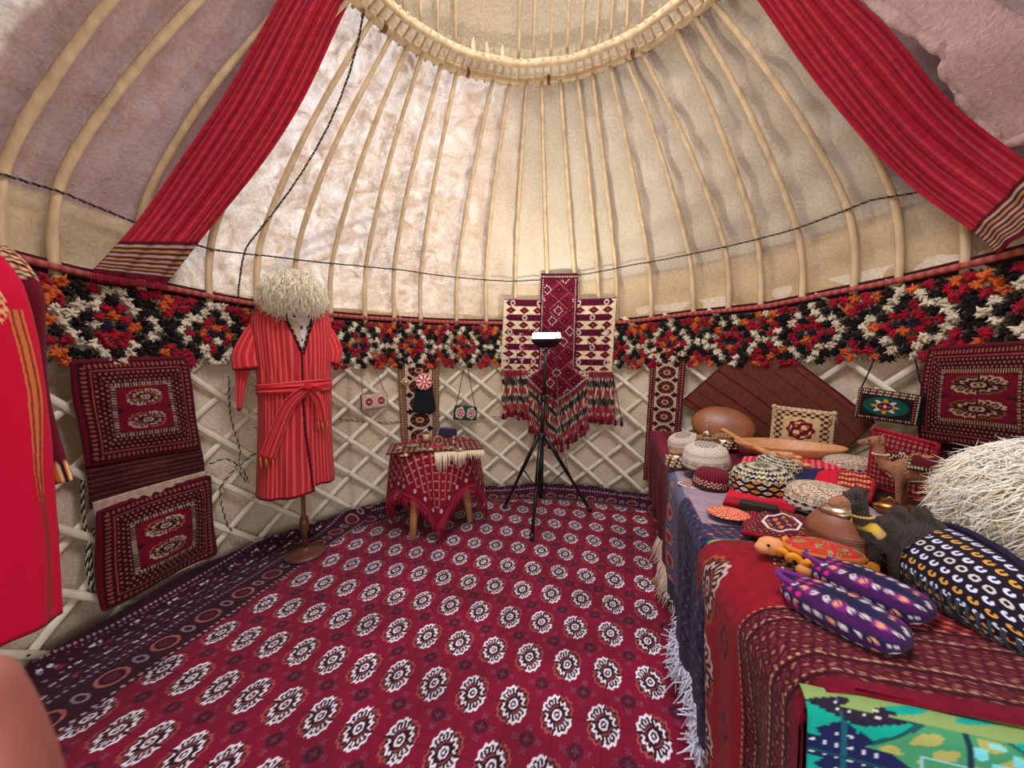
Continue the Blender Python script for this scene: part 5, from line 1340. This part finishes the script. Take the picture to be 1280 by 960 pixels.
def trinket(px, py, lab, k, h=.05):
    c = tp_(px, py, h); g = np.random.default_rng(k); ax = viewframe(c); m = MB(); m.ell(c+[0, 0, .03], (.035, .022, .026), ax=ax); m.ell(c+ax[0]*.04+[0, 0, .03], (.02, .014, .012), ax=ax); m.tube([c+[0, 0, .03], c-ax[0]*.05+[0, 0, .045]], [.014, .006], 8); m.tube([c+ax[0]*.02, c+ax[0]*.05+[0, 0, -.0]], .009, 6)
    tag(fuse(m.build('wooden_toy', M_bowl), .003), lab, 'wooden toy', 'small carved wooden figures')
trinket(972, 590, 'small carved wooden figure right of the ladle bowl', 1); trinket(995, 588, 'small carved wooden figure in front of the wooden dough bowl', 2); trinket(985, 578, 'small carved wooden figure at the rim of the wooden dough bowl', 3, .07)
m = MB(); c = tp_(981, 590, .045); m.lathe([(.02, 0), (.032, .004), (.034, .045), (.02, .06), (.004, .062)], c, 12, col=lin((60, 60, 50))); m.lathe([(.034, .045), (.022, .062), (.004, .066)], c, 12, col=lin((176, 116, 80))); tag(m.build('trinket_box', M_vc), 'small dark embroidered trinket with a tan top near the wooden figures', 'trinket')
# beaded silver headpieces
def headpiece(px, py, R_, lab, k, pin=False):
    c = tp_(px, py, .03); ax = viewframe(c); g = np.random.default_rng(k); t = thing('silver_headpiece', lab, 'headpiece', c, 'ornate silver headpieces on the table')
    m = MB(); m.lathe([(R_, 0), (R_*1.02, .02), (R_*.95, .055), (R_*.7, .07), (.01, .078)], c, 30); m.build('band', M_silver, t)
    m = MB()
    for j in range(3):
        for i in range(26):
            a = 2*pi*(i+.5*j)/26; p = c+ax[0]*R_*1.03*cos(a)+ax[1]*R_*1.03*sin(a)+[0, 0, .012+.018*j]; cc = [(206, 190, 160), (60, 40, 30), (196, 150, 100)][(i+j) % 3]; m.ell(p, .0085, n=6, m=4, col=lin(cc))
    for i in range(14): a = 2*pi*i/14; m.ell(c+ax[0]*R_*.6*cos(a)+ax[1]*R_*.6*sin(a)+[0, 0, .078], .013, n=7, m=5, col=lin((150, 110, 80)))
    m.build('beads', M_vc, t)
    if pin:
        m = MB(); m.ell(c+[0, 0, .10], .028); m.tube([c+[0, 0, .1], c+[-.004, 0, .175]], .0035, 6); m.ell(c+[-.004, 0, .178], .008); m.build('finial', M_silver, t)
headpiece(884, 562, .085, 'silver headpiece with a ball finial behind the white skullcaps', 3, True)
headpiece(905, 560, .075, 'dark silver beaded headpiece beside the ladle handle', 4)
headpiece(846, 583, .05, 'small tarnished silver headpiece at the table edge below the tilted cap', 5)
# folded cloths
def slab(name, label, corners, h, fn, z0=.034, cat='cloth', n=(70, 50), puff=.3, mat_=None, group=None):
    p = [tp_(*q, z0) for q in corners]; u, v = np.meshgrid(np.linspace(0, 1, n[0]), np.linspace(0, 1, n[1]), indexing='ij'); u_, v_ = u[..., None], v[..., None]
    P = (p[3]*(1-u_)+p[2]*u_)*(1-v_)+(p[0]*(1-u_)+p[1]*u_)*v_
    e = np.minimum(np.minimum(u, 1-u), np.minimum(v, 1-v)); P[..., 2] += h*(1-puff+puff*np.clip(e*6, 0, 1)**.5)+.002*np.sin(u*17+v*9)
    org = np.mean(p, 0); t = thing(name, label, cat, org, group)
    C = fn(u, v); grid('top_face', P, C, mat_ or M_cloth, t)
    loop = [(i, 0) for i in range(n[0])]+[(n[0]-1, j) for j in range(n[1])]+[(i, n[1]-1) for i in range(n[0])][::-1]+[(0, j) for j in range(n[1])][::-1]
    T_ = np.array([P[a] for a in loop]); Bq = T_.copy(); Bq[:, 2] = ZT+z0-.001; k = len(loop); Ct = np.array([C[a] for a in loop])*.9
    m = MB(); mid = (T_+Bq)/2; ctr = mid.mean(0); dd_ = (mid-ctr)*[1, 1, 0]; mid = mid+dd_/np.maximum(np.linalg.norm(dd_, axis=1, keepdims=True), 1e-6)*h*.25
    m.add(np.concatenate([T_, mid, Bq]), [(q, (q+1) % k, (q+1) % k+k, q+k) for q in range(k)]+[(q+k, (q+1) % k+k, (q+1) % k+2*k, q+2*k) for q in range(k)]+[tuple(range(2*k, 3*k))], np.concatenate([Ct]*3))
    m.build('folded_edge', mat_ or M_cloth, t); return t, P
slab('striped_cloth', 'folded red cloth with pale pink stripes behind the diamond skullcap', [(930, 576), (1062, 574), (1068, 592), (922, 596)], .035, lambda u, v: np.where((np.sin(u*110) > .35)[..., None], lin((206, 110, 110)), lin((196, 28, 52))), n=(130, 20))
slab('crimson_cloth', 'folded crimson cloth under the black diamond skullcap', [(925, 590), (1010, 600), (992, 644), (904, 632)], .022, lambda u, v: np.where((v < .12)[..., None], lin((150, 8, 36)), lin((196, 14, 50))))
slab('navy_cloth', 'folded navy and gold cloth between the diamond skullcap and the bright red pouch', [(990, 592), (1030, 590), (1015, 622), (985, 624)], .028, lambda u, v: np.where((v < .3)[..., None], lin((200, 160, 90)), lin((24, 30, 74))), z0=.05)
slab('red_pouch', 'plain bright red cloth pouch in the middle of the table', [(1022, 594), (1052, 594), (1042, 622), (1006, 620)], .032, lambda u, v: blank(u.shape, lin((206, 6, 44))), cat='pouch', z0=.045)
def f_strip(u, v):
    C = blank(u.shape, lin((196, 10, 44))); mm = (u > .12) & (u < .94) & (v > .1) & (v < .92)
    K = ((v*9) % 2) < 1.1; put(C, mm & K & (np.sin(u*70+v*8) > -.4), lin((220, 150, 90))); put(C, mm & ~K, lin((110, 20, 30))); return C
slab('embroidered_pouch', 'red pouch with rows of gold stitching beside the plain red pouch', [(1046, 593), (1096, 600), (1089, 629), (1036, 620)], .035, f_strip, cat='pouch')
def f_mat(u, v):
    x = (u-.5)*2; y = (v-.5)*2; C = blank(u.shape, lin((96, 12, 30))); e = np.maximum(np.abs(x), np.abs(y))
    put(C, (e > .72) & (e < .93) & (np.sin(x*30)*np.sin(y*30) > .1), lin((60, 30, 30))); put(C, (e > .72) & (e < .93) & (np.sin(x*30+1)*np.sin(y*30+1) > .6), lin((170, 130, 80)))
    o_ = np.maximum(e, (np.abs(x)+np.abs(y))*.74); put(C, o_ < .66, lin((216, 206, 196))); put(C, o_ < .56, lin((80, 20, 36))); put(C, (o_ < .5) & (np.sin(x*16)*np.sin(y*14) > .1), lin((190, 110, 50))); put(C, (o_ < .5) & (np.sin(x*13+1)*np.sin(y*12+1) > .5), lin((40, 36, 90))); put(C, e > .97, lin((160, 20, 44))); return C
slab('woven_mat', 'small square maroon mat with a white outlined octagon at the table edge', [(960, 636), (1022, 654), (1003, 683), (926, 668)], .016, f_mat, cat='mat', n=(110, 90), mat_=M_rug)
slab('striped_swatch', 'small maroon striped swatch tucked left of the octagon mat', [(932, 640), (962, 640), (942, 664), (928, 660)], .008, lambda u, v: np.where((np.sin(u*40+v*10) > 0)[..., None], lin((160, 30, 54)), lin((70, 8, 26))), cat='swatch')
m = MB(); c = tp_(948, 640, .034); ax = viewframe(c, .1)
m.box(c+[0, 0, .016], [.115, .045, .032], ax, col=lin((40, 34, 30))); bevel(tag(m.build('dark_box', M_vc, smooth=False), 'small dark box in front of the diamond skullcap', 'box'), .004)
slab('colour_swatches', 'green and yellow cloth swatches between the dark box and the zigzag skullcap', [(966, 636), (988, 640), (984, 655), (962, 652)], .01, lambda u, v: np.where((u < .55)[..., None], lin((26, 70, 60)), lin((216, 176, 90))), cat='swatch')
# red beaded leaf shaped purse
c = tp_(910, 645, .03); ax = viewframe(c, .15); a, q = np.meshgrid(np.linspace(0, 2*pi, 101)[:-1], np.linspace(0, 1, 30), indexing='ij')
def pillow(name, label, cat, c, ax, rx, ry, h, fn, pw=.5, sq=1., parent=None, mat_=None, group=None, n=(120, 36)):
    a, q = np.meshgrid(np.linspace(0, 2*pi, n[0]+1)[:-1], np.linspace(0, pi, n[1]), indexing='ij')
    f_ = lambda t: np.sign(t)*np.abs(t)**sq
    xx = f_(np.cos(a))*np.sin(q); yy = f_(np.sin(a))*np.sin(q); zz_ = np.cos(q)
    P = c+(rx*xx)[..., None]*ax[0]+(ry*yy)[..., None]*ax[1]+(h/2*(zz_*np.abs(zz_)**(pw-1))+h/2)[..., None]*ax[2]
    o = grid(name, P, fn(xx, yy, zz_), mat_ or M_cloth, parent, cu=True)
    if parent is None: tag(o, label, cat, group)
    return o
np.seterr(all='ignore')
def f_leaf(x, y, z):
    C = blank(x.shape, lin((176, 30, 44))); K = np.sin(x*26)*np.sin(y*18+x*5); put(C, K > .2, lin((220, 120, 50))); put(C, K < -.5, lin((214, 190, 170))); put(C, (x > .1) & (K > -.2) & (K < .2), lin((214, 40, 60))); put(C, z < .05, lin((50, 40, 70))); return C
pillow('beaded_purse', 'flat oval purse with red and orange beadwork on the blue carpet', 'purse', c-[0, 0, .006], ax, 24*mpp(c), 13*mpp(c)*1.6, .03, f_leaf, pw=1.)
def f_cat(x, y, z):
    C = blank(x.shape, lin((60, 40, 90))); K = np.sin(x*14)*np.sin(y*12+x*5); put(C, K > .1, lin((206, 180, 110))); put(C, K < -.55, lin((200, 60, 60))); put(C, np.hypot(x, y) > .88, lin((190, 180, 190))); return C
c = tp_(866, 606, .018); ax = viewframe(c, .3); pillow('embroidered_patch', 'purple and gold embroidered patch lying near the blue carpet fold', 'patch', c-[0, 0, .004], ax, 18*mpp(c), 14*mpp(c), .008, f_cat, pw=1.)
# stuffed bags standing at the back
def vplane(A, Bp, px, py):
    n = np.cross(Bp-A, [0, 0, 1.]); d = ray(px, py); return O+d*(((A-O)@n)/(d@n))
def standbag(name, label, TL, TR, BR, BL, fn, n=(110, 90), th_=.05, trim=CREAM, z0=.03, tassel=None):
    A = tp_(*BL, z0); Bq = tp_(*BR, z0); p = [vplane(A, Bq, *TL), vplane(A, Bq, *TR), Bq, A]
    nn = np.cross(Bq-A, [0, 0, 1.]); nn /= np.linalg.norm(nn); nn *= np.sign(nn@(O-A))
    u, v = np.meshgrid(np.linspace(0, 1, n[0]), np.linspace(0, 1, n[1]), indexing='ij'); u_, v_ = u[..., None], v[..., None]
    P = (p[3]*(1-u_)+p[2]*u_)*(1-v_)+(p[0]*(1-u_)+p[1]*u_)*v_; puff = (np.sin(u*pi)*np.sin(v*pi))**.4
    t = thing(name, label, 'bag', (A+Bq)/2); grid('front_face', P+(th_*.5*puff)[..., None]*nn, fn(u, v), M_rug, t)
    grid('back_face', (P-(th_*.5*puff)[..., None]*nn)[::-1], blank(u.shape, trim*.7), M_rug, t)
    m = MB(); lp = [p[3], p[0], p[1], p[2]]; L2 = []
    for i in range(4): L2 += [lp[i]*(1-q)+lp[(i+1) % 4]*q for q in np.linspace(0, 1, 24)[:-1]]
    m.tube(L2, .008, 6, col=np.array([trim if i % 2 else trim*.5 for i in range(len(L2))]), closed=True); m.build('corded_edge', M_rope, t)
    if tassel is not None:
        for q in (p[0], p[1]):
            m = MB(); m.ell(q, .016, n=8, m=6, col=tassel)
            for k in range(8): m.tube([q, q+[.012*cos(k), .012*sin(k), -.03], q+[.018*cos(k), .018*sin(k), -.07]], [.006, .004, .003], 4, col=tassel*(.6 if k % 2 else 1))
            m.build('corner_tassel', M_rope, t)
    return t
def f_cream(u, v):
    x = (u-.5)*2; y = (v-.5)*2; C = blank(u.shape, lin((206, 176, 132))); e = np.maximum(np.abs(x), np.abs(y)); put(C, (e > .62) & (e < .92), lin((196, 166, 124))); put(C, (e > .62) & (e < .92) & (np.sin(x*22)*np.sin(y*22) > .0), lin((70, 36, 26)))
    r = np.hypot(x/.46, y/.5); a = np.arctan2(y, x); put(C, r < 1+.08*np.cos(a*8), lin((104, 24, 22))); put(C, (r < .8) & (np.sin(x*12)*np.sin(y*12) > .25), lin((216, 190, 160))); put(C, (r < .85) & (np.sin(x*16+1)*np.sin(y*14+2) > .55), lin((190, 90, 60))); return C
standbag('cream_bag', 'cream square bag with a dark red medallion and corded tassel corners', (968, 508), (1043, 517), (1038, 566), (963, 557), f_cream, tassel=lin((196, 170, 130)))
def f_mar(u, v):
    x = (u-.5)*2; y = (v-.5)*2; C = blank(u.shape, lin((110, 12, 34))); e = np.maximum(np.abs(x), np.abs(y)); mm = (e > .55) & (e < .9); put(C, mm & (np.hypot((x*6) % 1-.5, (y*6) % 1-.5) < .3), lin((180, 120, 100))); put(C, mm & (np.hypot((x*6) % 1-.5, (y*6) % 1-.5) < .14), lin((90, 20, 30))); put(C, (e > .9), lin((150, 20, 40)))
    gul(C, x/.42, y/.5, None, lin((60, 10, 24)), lin((206, 186, 160)), lin((150, 66, 60)), flip=True); return C
standbag('maroon_bag', 'small maroon pile bag with dotted border standing behind the toy camel', (1093, 535), (1173, 556), (1160, 626), (1084, 606), f_mar, trim=lin((160, 24, 48)), th_=.04)

# clay jug
c = tp_(1050, 700, .03); m_ = mpp(c); ax = viewframe(c); R_ = 36*m_; jg = thing('clay_jug', 'round brown clay jug with a dull metal top among the caps', 'jug', c)
m = MB(); m.lathe([(R_*.5, 0), (R_*.85, R_*.25), (R_, R_*.8), (R_*.93, R_*1.25), (R_*.64, R_*1.66), (R_*.34, R_*1.82)], c, 40); m.build('body', M_clay, jg)
m = MB(); m.lathe([(R_*.62, R_*1.68), (R_*.45, R_*1.86), (R_*.32, R_*1.93), (R_*.1, R_*1.95)], c, 32); m.build('metal_top', M_silver, jg)
for q in (.95, 1.02, 1.1): m = MB(); a = np.linspace(0, 2*pi, 49)[:-1]; rr_ = R_*.985; m.tube(c+np.stack([rr_*np.cos(a), rr_*np.sin(a), R_*q+0*a], -1), .0012, 4, closed=True); m.build('incised_line', M_brown, jg)

# plush camels
def camel(name, label, c, ax, s, matb, bell, group=None, saddle=True):
    """ax[0] = the way the camel faces; feet on c"""
    f_, r_, u_ = ax; B = lambda x, y, z: c+s*(x*f_+y*r_+z*u_)
    t = thing(name, label, 'toy camel', c, group); m = MB(); A = np.array([f_, r_, u_])
    m.ell(B(0, 0, .58), (s*.34, s*.17, s*.17), ax=A); m.ell(B(.22, 0, .58), (s*.17, s*.16, s*.20), ax=A); m.ell(B(-.24, 0, .58), (s*.16, s*.15, s*.18), ax=A)
    m.ell(B(.10, 0, .76), (s*.10, s*.09, s*.14), ax=A); m.ell(B(-.15, 0, .75), (s*.10, s*.09, s*.13), ax=A)
    m.tube([B(.28, 0, .6), B(.42, 0, .60), B(.50, 0, .74), B(.53, 0, .95)], [s*.13, s*.10, s*.08, s*.07], 10)
    m.ell(B(.56, 0, 1.0), (s*.12, s*.085, s*.09), ax=A); m.tube([B(.58, 0, 1.0), B(.72, 0, .96), B(.78, 0, .93)], [s*.075, s*.055, s*.045], 10)
    for sy in (-1, 1):
        m.ell(B(.50, sy*.07, 1.09), (s*.025, s*.02, s*.04), ax=A)
        m.tube([B(.24, sy*.09, .55), B(.25, sy*.10, .30), B(.24, sy*.10, .03)], [s*.075, s*.05, s*.045], 8); m.ell(B(.26, sy*.10, .03), (s*.065, s*.05, s*.032), ax=A)
        m.tube([B(-.26, sy*.09, .56), B(-.22, sy*.10, .36), B(-.30, sy*.10, .24), B(-.28, sy*.10, .03)], [s*.09, s*.062, s*.045, s*.042], 8); m.ell(B(-.26, sy*.10, .03), (s*.065, s*.05, s*.032), ax=A)
    m.tube([B(-.38, 0, .62), B(-.45, 0, .45), B(-.44, 0, .34)], [s*.03, s*.02, s*.028], 6)
    fuse(m.build('body', matb, t), s*.022, 5)
    m = MB(); a = np.linspace(0, 2*pi, 25)[:-1]
    for k in range(24): p = B(0, 0, 0)*0+B(.50+.015*sin(a[k]), .085*cos(a[k]), .80+.05*sin(a[k])*0)+s*.085*sin(a[k])*f_; m.ell(p, s*.014, n=6, m=4, col=lin(bell))
    m.build('neck_beads', M_rope, t); m = MB()
    m.tube([B(.66, -.075, .97), B(.66, 0, 1.04), B(.66, .075, .97), B(.66, 0, .90), B(.66, -.07, .96)], s*.008, 5, col=lin(bell)); m.build('halter', M_rope, t)
    for sy in (-1, 1): m = MB(); m.ell(B(.62, sy*.078, 1.02), s*.014, n=8, m=6); m.build('eye', M_black, t)
    if not saddle:
        m = MB(); m.ell(B(.78, 0, .935), (s*.075, s*.058, s*.056), ax=A); m.ell(B(.72, 0, .955), (s*.085, s*.064, s*.062), ax=A); m.build('tan_muzzle', M_plush_t, t)
        m = MB(); m.tube([B(.40, -.115, .62), B(.47, -.10, .70), B(.53, 0, .70), B(.47, .10, .70), B(.40, .115, .62)], s*.035, 8, flat=1.6, col=np.array([lin((206, 176, 120)), lin((214, 180, 60)), lin((120, 60, 30)), lin((214, 180, 60)), lin((206, 176, 120))])); m.build('yellow_neck_band', M_rope, t); return t
    # saddle cloth
    a, q = np.meshgrid(np.linspace(-1.25, 1.25, 40), np.linspace(-1, 1, 30), indexing='ij')
    P = B(0, 0, .58)+s*(.185*np.sin(a)*1.03)[..., None]*r_+s*(.17*q-.02)[..., None]*f_+s*(.30*np.cos(a)-.02+(.0*q))[..., None]*u_
    C = blank(a.shape, lin((90, 20, 26))); e = np.maximum(np.abs(a/1.25), np.abs(q)); put(C, (e > .8), lin((30, 16, 18))); put(C, (e > .84) & (e < .94) & (np.sin(a*30)*np.sin(q*30) > 0), lin((206, 180, 140))); put(C, np.hypot(a, q) < .4, lin((190, 120, 60)))
    grid('saddle_cloth', P, C, M_cloth, t, thick=s*.02); return t
c = tp_(1155, 640, .03); ax = viewframe(c); fwd = -ax[0]*.92-ax[1]*.2; fwd /= np.linalg.norm(fwd); side = np.cross([0, 0, 1.], fwd)
camel('toy_camel', 'small tan plush camel with a beaded halter beside the maroon bag', c, np.array([fwd, side, [0, 0, 1]]), .235, M_plush_t, (220, 200, 170))
c = tp_(1132, 733, .03); ax = viewframe(c); fwd = -ax[0]*.66+ax[1]*.75; fwd /= np.linalg.norm(fwd); side = np.cross([0, 0, 1.], fwd)
camel('toy_camel', 'dark brown shaggy toy camel standing behind the purple knitted slippers', c, np.array([fwd, side, [0, 0, 1]]), .225, M_plush_d, (214, 180, 110), saddle=False)
m = MB(); c = tp_(1112, 640, .03); ax = viewframe(c); m.lathe([(.016, 0), (.034, .005), (.038, .022), (.022, .032), (.008, .036)], c, 24, ax=np.array([ax[0]*1.2, ax[1]*.8, ax[2]])); m.tube([c+ax[0]*-.03+[0, 0, .025], c+[0, 0, .055], c+ax[0]*.03+[0, 0, .025]], .004, 6)
tag(m.build('brass_lidded_dish', mat('old_brass', (176, 120, 60), rough=.3, metal=.9, noise=(40, .2))), 'small brass dish with a handle between the embroidered pouch and the tan camel', 'dish')

# crocheted turtle
c = tp_(1028, 711, .034); ax = viewframe(c, -.28); m_ = mpp(c); tt_ = thing('crochet_turtle', 'crocheted toy turtle with an orange frilled edge and patterned shell', 'toy turtle', c)
def f_shell(x, y, z):
    C = blank(x.shape, lin((176, 60, 40))); K = np.sin(x*9+.5)*np.sin(y*9+.5); put(C, K > .25, lin((150, 140, 90))); put(C, (K > .3) & (np.sin(x*40)*np.sin(y*40) > .1), lin((60, 60, 40))); put(C, (np.abs(((x+1)*2.2) % 1-.5) < .09), lin((200, 30, 50))); put(C, np.hypot(x, y) > .93, lin((206, 120, 50))); return C
pillow('shell', '', '', c+[0, 0, .02], ax, 41*m_, 25*m_, .055, f_shell, pw=1., parent=tt_)
m = MB(); a = np.linspace(0, 2*pi, 181)[:-1]; rr_ = 1+.06*np.sin(a*16); m.tube(c+[0, 0, .035]+(46*m_*rr_*np.cos(a))[:, None]*ax[0]+(33*m_*rr_*np.sin(a))[:, None]*ax[1]+(.008*np.sin(a*16+1))[:, None]*ax[2], .009, 8, col=lin((224, 146, 48)), closed=True); m.build('frilled_edge', M_wool, tt_)
m = MB(); m.ell(c-ax[0]*54*m_+[0, 0, .04], (.032, .026, .024), ax=ax, col=lin((214, 150, 96))); m.ell(c-ax[0]*63*m_+ax[1]*.01+[0, 0, .036], (.02, .018, .015), ax=ax, col=lin((214, 150, 96))); m.build('head', M_wool, tt_)
m = MB(); m.ell(c-ax[0]*58*m_+ax[1]*.024+[0, 0, .05], .004, col=BLK); m.build('eye', M_vc, tt_)
for sx, sy in ((-.6, 1), (.45, 1.05), (-.6, -1), (.6, -1)): m = MB(); m.ell(c+ax[0]*40*m_*sx+ax[1]*30*m_*sy+[0, 0, .016], (.022, .02, .016), ax=ax, col=lin((210, 140, 84))); m.build('foot', M_wool, tt_)
# embroidered dark cloth under the turtle's head
def f_dk(u, v):
    C = blank(u.shape, lin((66, 14, 24))); K = np.sin(u*40+v*20)*np.sin(v*36); put(C, K > .4, lin((150, 60, 40))); put(C, K < -.6, lin((200, 170, 130))); return C
slab('embroidered_mat', 'dark red embroidered mat under the turtle and the purple slippers', [(958, 688), (1030, 700), (1060, 760), (985, 750)], .006, f_dk, cat='mat', n=(80, 70))

# purple knitted slippers
def f_knit(k):
    def f(x, y, z):
        C = blank(x.shape, lin((62, 22, 74))); X_ = x*5+k; Y_ = np.arctan2(z, y)*2.1+6; row = np.floor(Y_).astype(int)
        put(C, row % 3 == 0, lin((24, 30, 62))); put(C, (row % 3 == 1) & (np.sin(X_*2.2) > .3), lin((120, 30, 110)))
        d = np.hypot((X_ % 1-.5)*1.1, (Y_ % 1-.5)); put(C, (row % 2 == 0) & (d < .33), lin((206, 196, 200))); put(C, (row % 2 == 0) & (d < .33) & (np.floor(X_).astype(int) % 3 == 0), lin((214, 150, 110))); put(C, (x < -.35) & (d < .3) & (row % 2 == 1), lin((206, 30, 120))); put(C, (row % 2 == 0) & (d < .10), lin((40, 30, 60))); return C
    return f
for (px, py, k, yw, lab) in ((1050, 784, 0, .42, 'nearer purple knitted slipper with white flowers'), (1084, 754, 3, .44, 'purple knitted slipper with white flowers lying closer to the dark toy camel')):
    c = tp_(px, py, .03); m_ = mpp(c); ax = viewframe(c); x_ = ax[0]*cos(yw)+ax[1]*sin(yw); y_ = np.cross([0, 0, 1.], x_)
    t = thing('knitted_slipper', lab, 'slipper', c, 'pair of purple knitted slippers')
    pillow('slipper_body', '', '', c, np.array([x_, y_, [0, 0, 1]]), 62*m_ if k == 0 else 56*m_, 24*m_*1.5, .07, f_knit(k), pw=.8, sq=.7, parent=t, mat_=M_rug)
    q = c-x_*42*m_+[0, 0, .055]; m = MB(); a = np.linspace(0, 2*pi, 33)[:-1]; m.tube(q+(.05*np.cos(a))[:, None]*x_+(.022*np.sin(a))[:, None]*y_, .007, 8, col=lin((110, 40, 120)), closed=True); m.ell(q-[0, 0, .002], (.045, .018, .004), ax=np.array([x_, y_, [0, 0, 1]]), col=lin((40, 10, 40))); m.build('opening', M_wool, t)

# long dark coin-embroidered headdress and big fleece hat
A0, A1 = tp_(1130, 706, .03), tp_(1345, 846, .03); x_ = (A1-A0)*[1, 1, 0]; Lh = np.linalg.norm(x_); x_ /= Lh; y_ = np.cross([0, 0, 1.], x_); y_ *= np.sign(y_@(O-A0))
def f_coin(x, y, z):
    C = blank(x.shape, lin((26, 16, 28)))
    lx_ = x*8.5; ly_ = np.arctan2(z, y)*4.2; row = np.floor(ly_).astype(int); lx_ = lx_+.5*(row % 2); d = np.hypot(lx_ % 1-.5, ly_ % 1-.5); aa = np.arctan2(ly_ % 1-.5, lx_ % 1-.5)
    k = (row) % 4; ringm = (d < .33) & (d > .12) & ~((np.abs(aa-1.57) < .5))
    put(C, ringm & (k % 2 == 0), lin((206, 210, 232))); put(C, ringm & (k % 2 == 1), lin((206, 150, 64)))
    sq_ = (np.abs(np.abs(lx_ % 1-.5)-.25) < .09) | (np.abs(np.abs(ly_ % 1-.5)-.25) < .09)
    put(C, (row % 5 == 3) & (d < .45), lin((26, 16, 28))); put(C, (row % 5 == 3) & sq_ & (d < .36), lin((196, 190, 190)))
    put(C, (z < .12) & (np.sin(x*90) > .2), lin((60, 66, 80))); return C
hd = thing('coin_headdress', 'long dark headdress sewn with white and gold horseshoe shapes in front of the fleece hat', 'headdress', (A0+A1)/2)
n = (420, 300); a, q = np.meshgrid(np.linspace(0, 2*pi, n[0]+1)[:-1], np.linspace(0, 1, n[1]), indexing='ij')
xx = -1+2*q; pr_ = np.clip(1-np.abs(xx)**2.6, 0, 1)**.5*(1-.12*xx)
hgt = .150*pr_; wdt = .115*pr_
P = (A0+A1)/2+(xx*Lh*.52)[..., None]*x_+(wdt*np.cos(a))[..., None]*y_+(np.clip(hgt*(.45+.55*np.sin(a)), 0.0, 1))[..., None]*np.array([0, 0, 1.])
grid('dome', P, f_coin(xx, np.cos(a), np.sin(a)), M_cloth, hd, cu=True)
m = MB(); aa = np.linspace(0, pi, 40); q = np.linspace(-.97, .97, 60); pr2 = np.clip(1-np.abs(q)**2.6, 0, 1)**.5*(1-.12*q)
m.tube((A0+A1)/2+(q*Lh*.52)[:, None]*x_+(-.02*pr2)[:, None]*y_+(.153*pr2)[:, None]*np.array([0, 0, 1.]), .008, 8, col=lin((30, 20, 46))); m.build('piped_seam', M_rope, hd)
c = tp_(1330, 712, .03)+[.04, .03, 0]; ax = viewframe(c)
shaggy('sheepskin_hat', 'big shaggy white sheepskin hat at the right edge of the table', c+[0, 0, .15], (.20, .19, .16), 9000, .14, ax, 2, .25, base=(250, 244, 228), tint=(236, 226, 200), flow=-ax[0]*.4+np.array([0, 0, -.15]))

# ---------------------------------------------------------------- fingertip of the person taking the picture
def cp(px, py, d): r = ray(px, py); return O+r*d
hp = cp(-240, 1240, .13)
m = MB(); fr = frame(fw)
def fing(pts, rad): m.tube(spline(np.array(pts), 16), np.interp(np.linspace(0, 1, 16), np.linspace(0, 1, len(rad)), rad), 12); m.ell(pts[-1], rad[-1]); m.ell(pts[0], rad[0])
palm = cp(-150, 1400, .15)
R3 = rt; U3 = up; F3 = fw
fing([cp(-60, 1400, .15), cp(30, 1160, .125), cp(10, 1000, .11), cp(-42, 872, .104)], [.013, .0118, .0115, .0105])
for k, (dx, ln) in enumerate(((-.022, .075), (-.043, .07), (-.062, .055))):
    b = cp(-110, 1330, .145)+R3*dx; fing([b, b+U3*ln*.4+F3*.006, b+U3*ln*.75-F3*.012, b+U3*ln*.8-F3*.03], [.0115, .0105, .0098, .0085])
b = cp(-110, 1400, .15); fing([b+R3*.005-U3*.03, b+R3*.03-U3*.005-F3*.01, b+R3*.045+U3*.015-F3*.02], [.015, .012, .010])
m.ell(b+R3*-.028-U3*.03, (.044, .042, .015), ax=np.array([R3, U3, F3])); m.tube([b+R3*-.028-U3*.06, b+R3*-.03-U3*.14], [.028, .026], 14)
hnd = fuse(m.build('hand', M_skin), .0025, 4); tag(hnd, 'blurred pink fingertip of the person holding the camera at the lower left corner', 'hand')
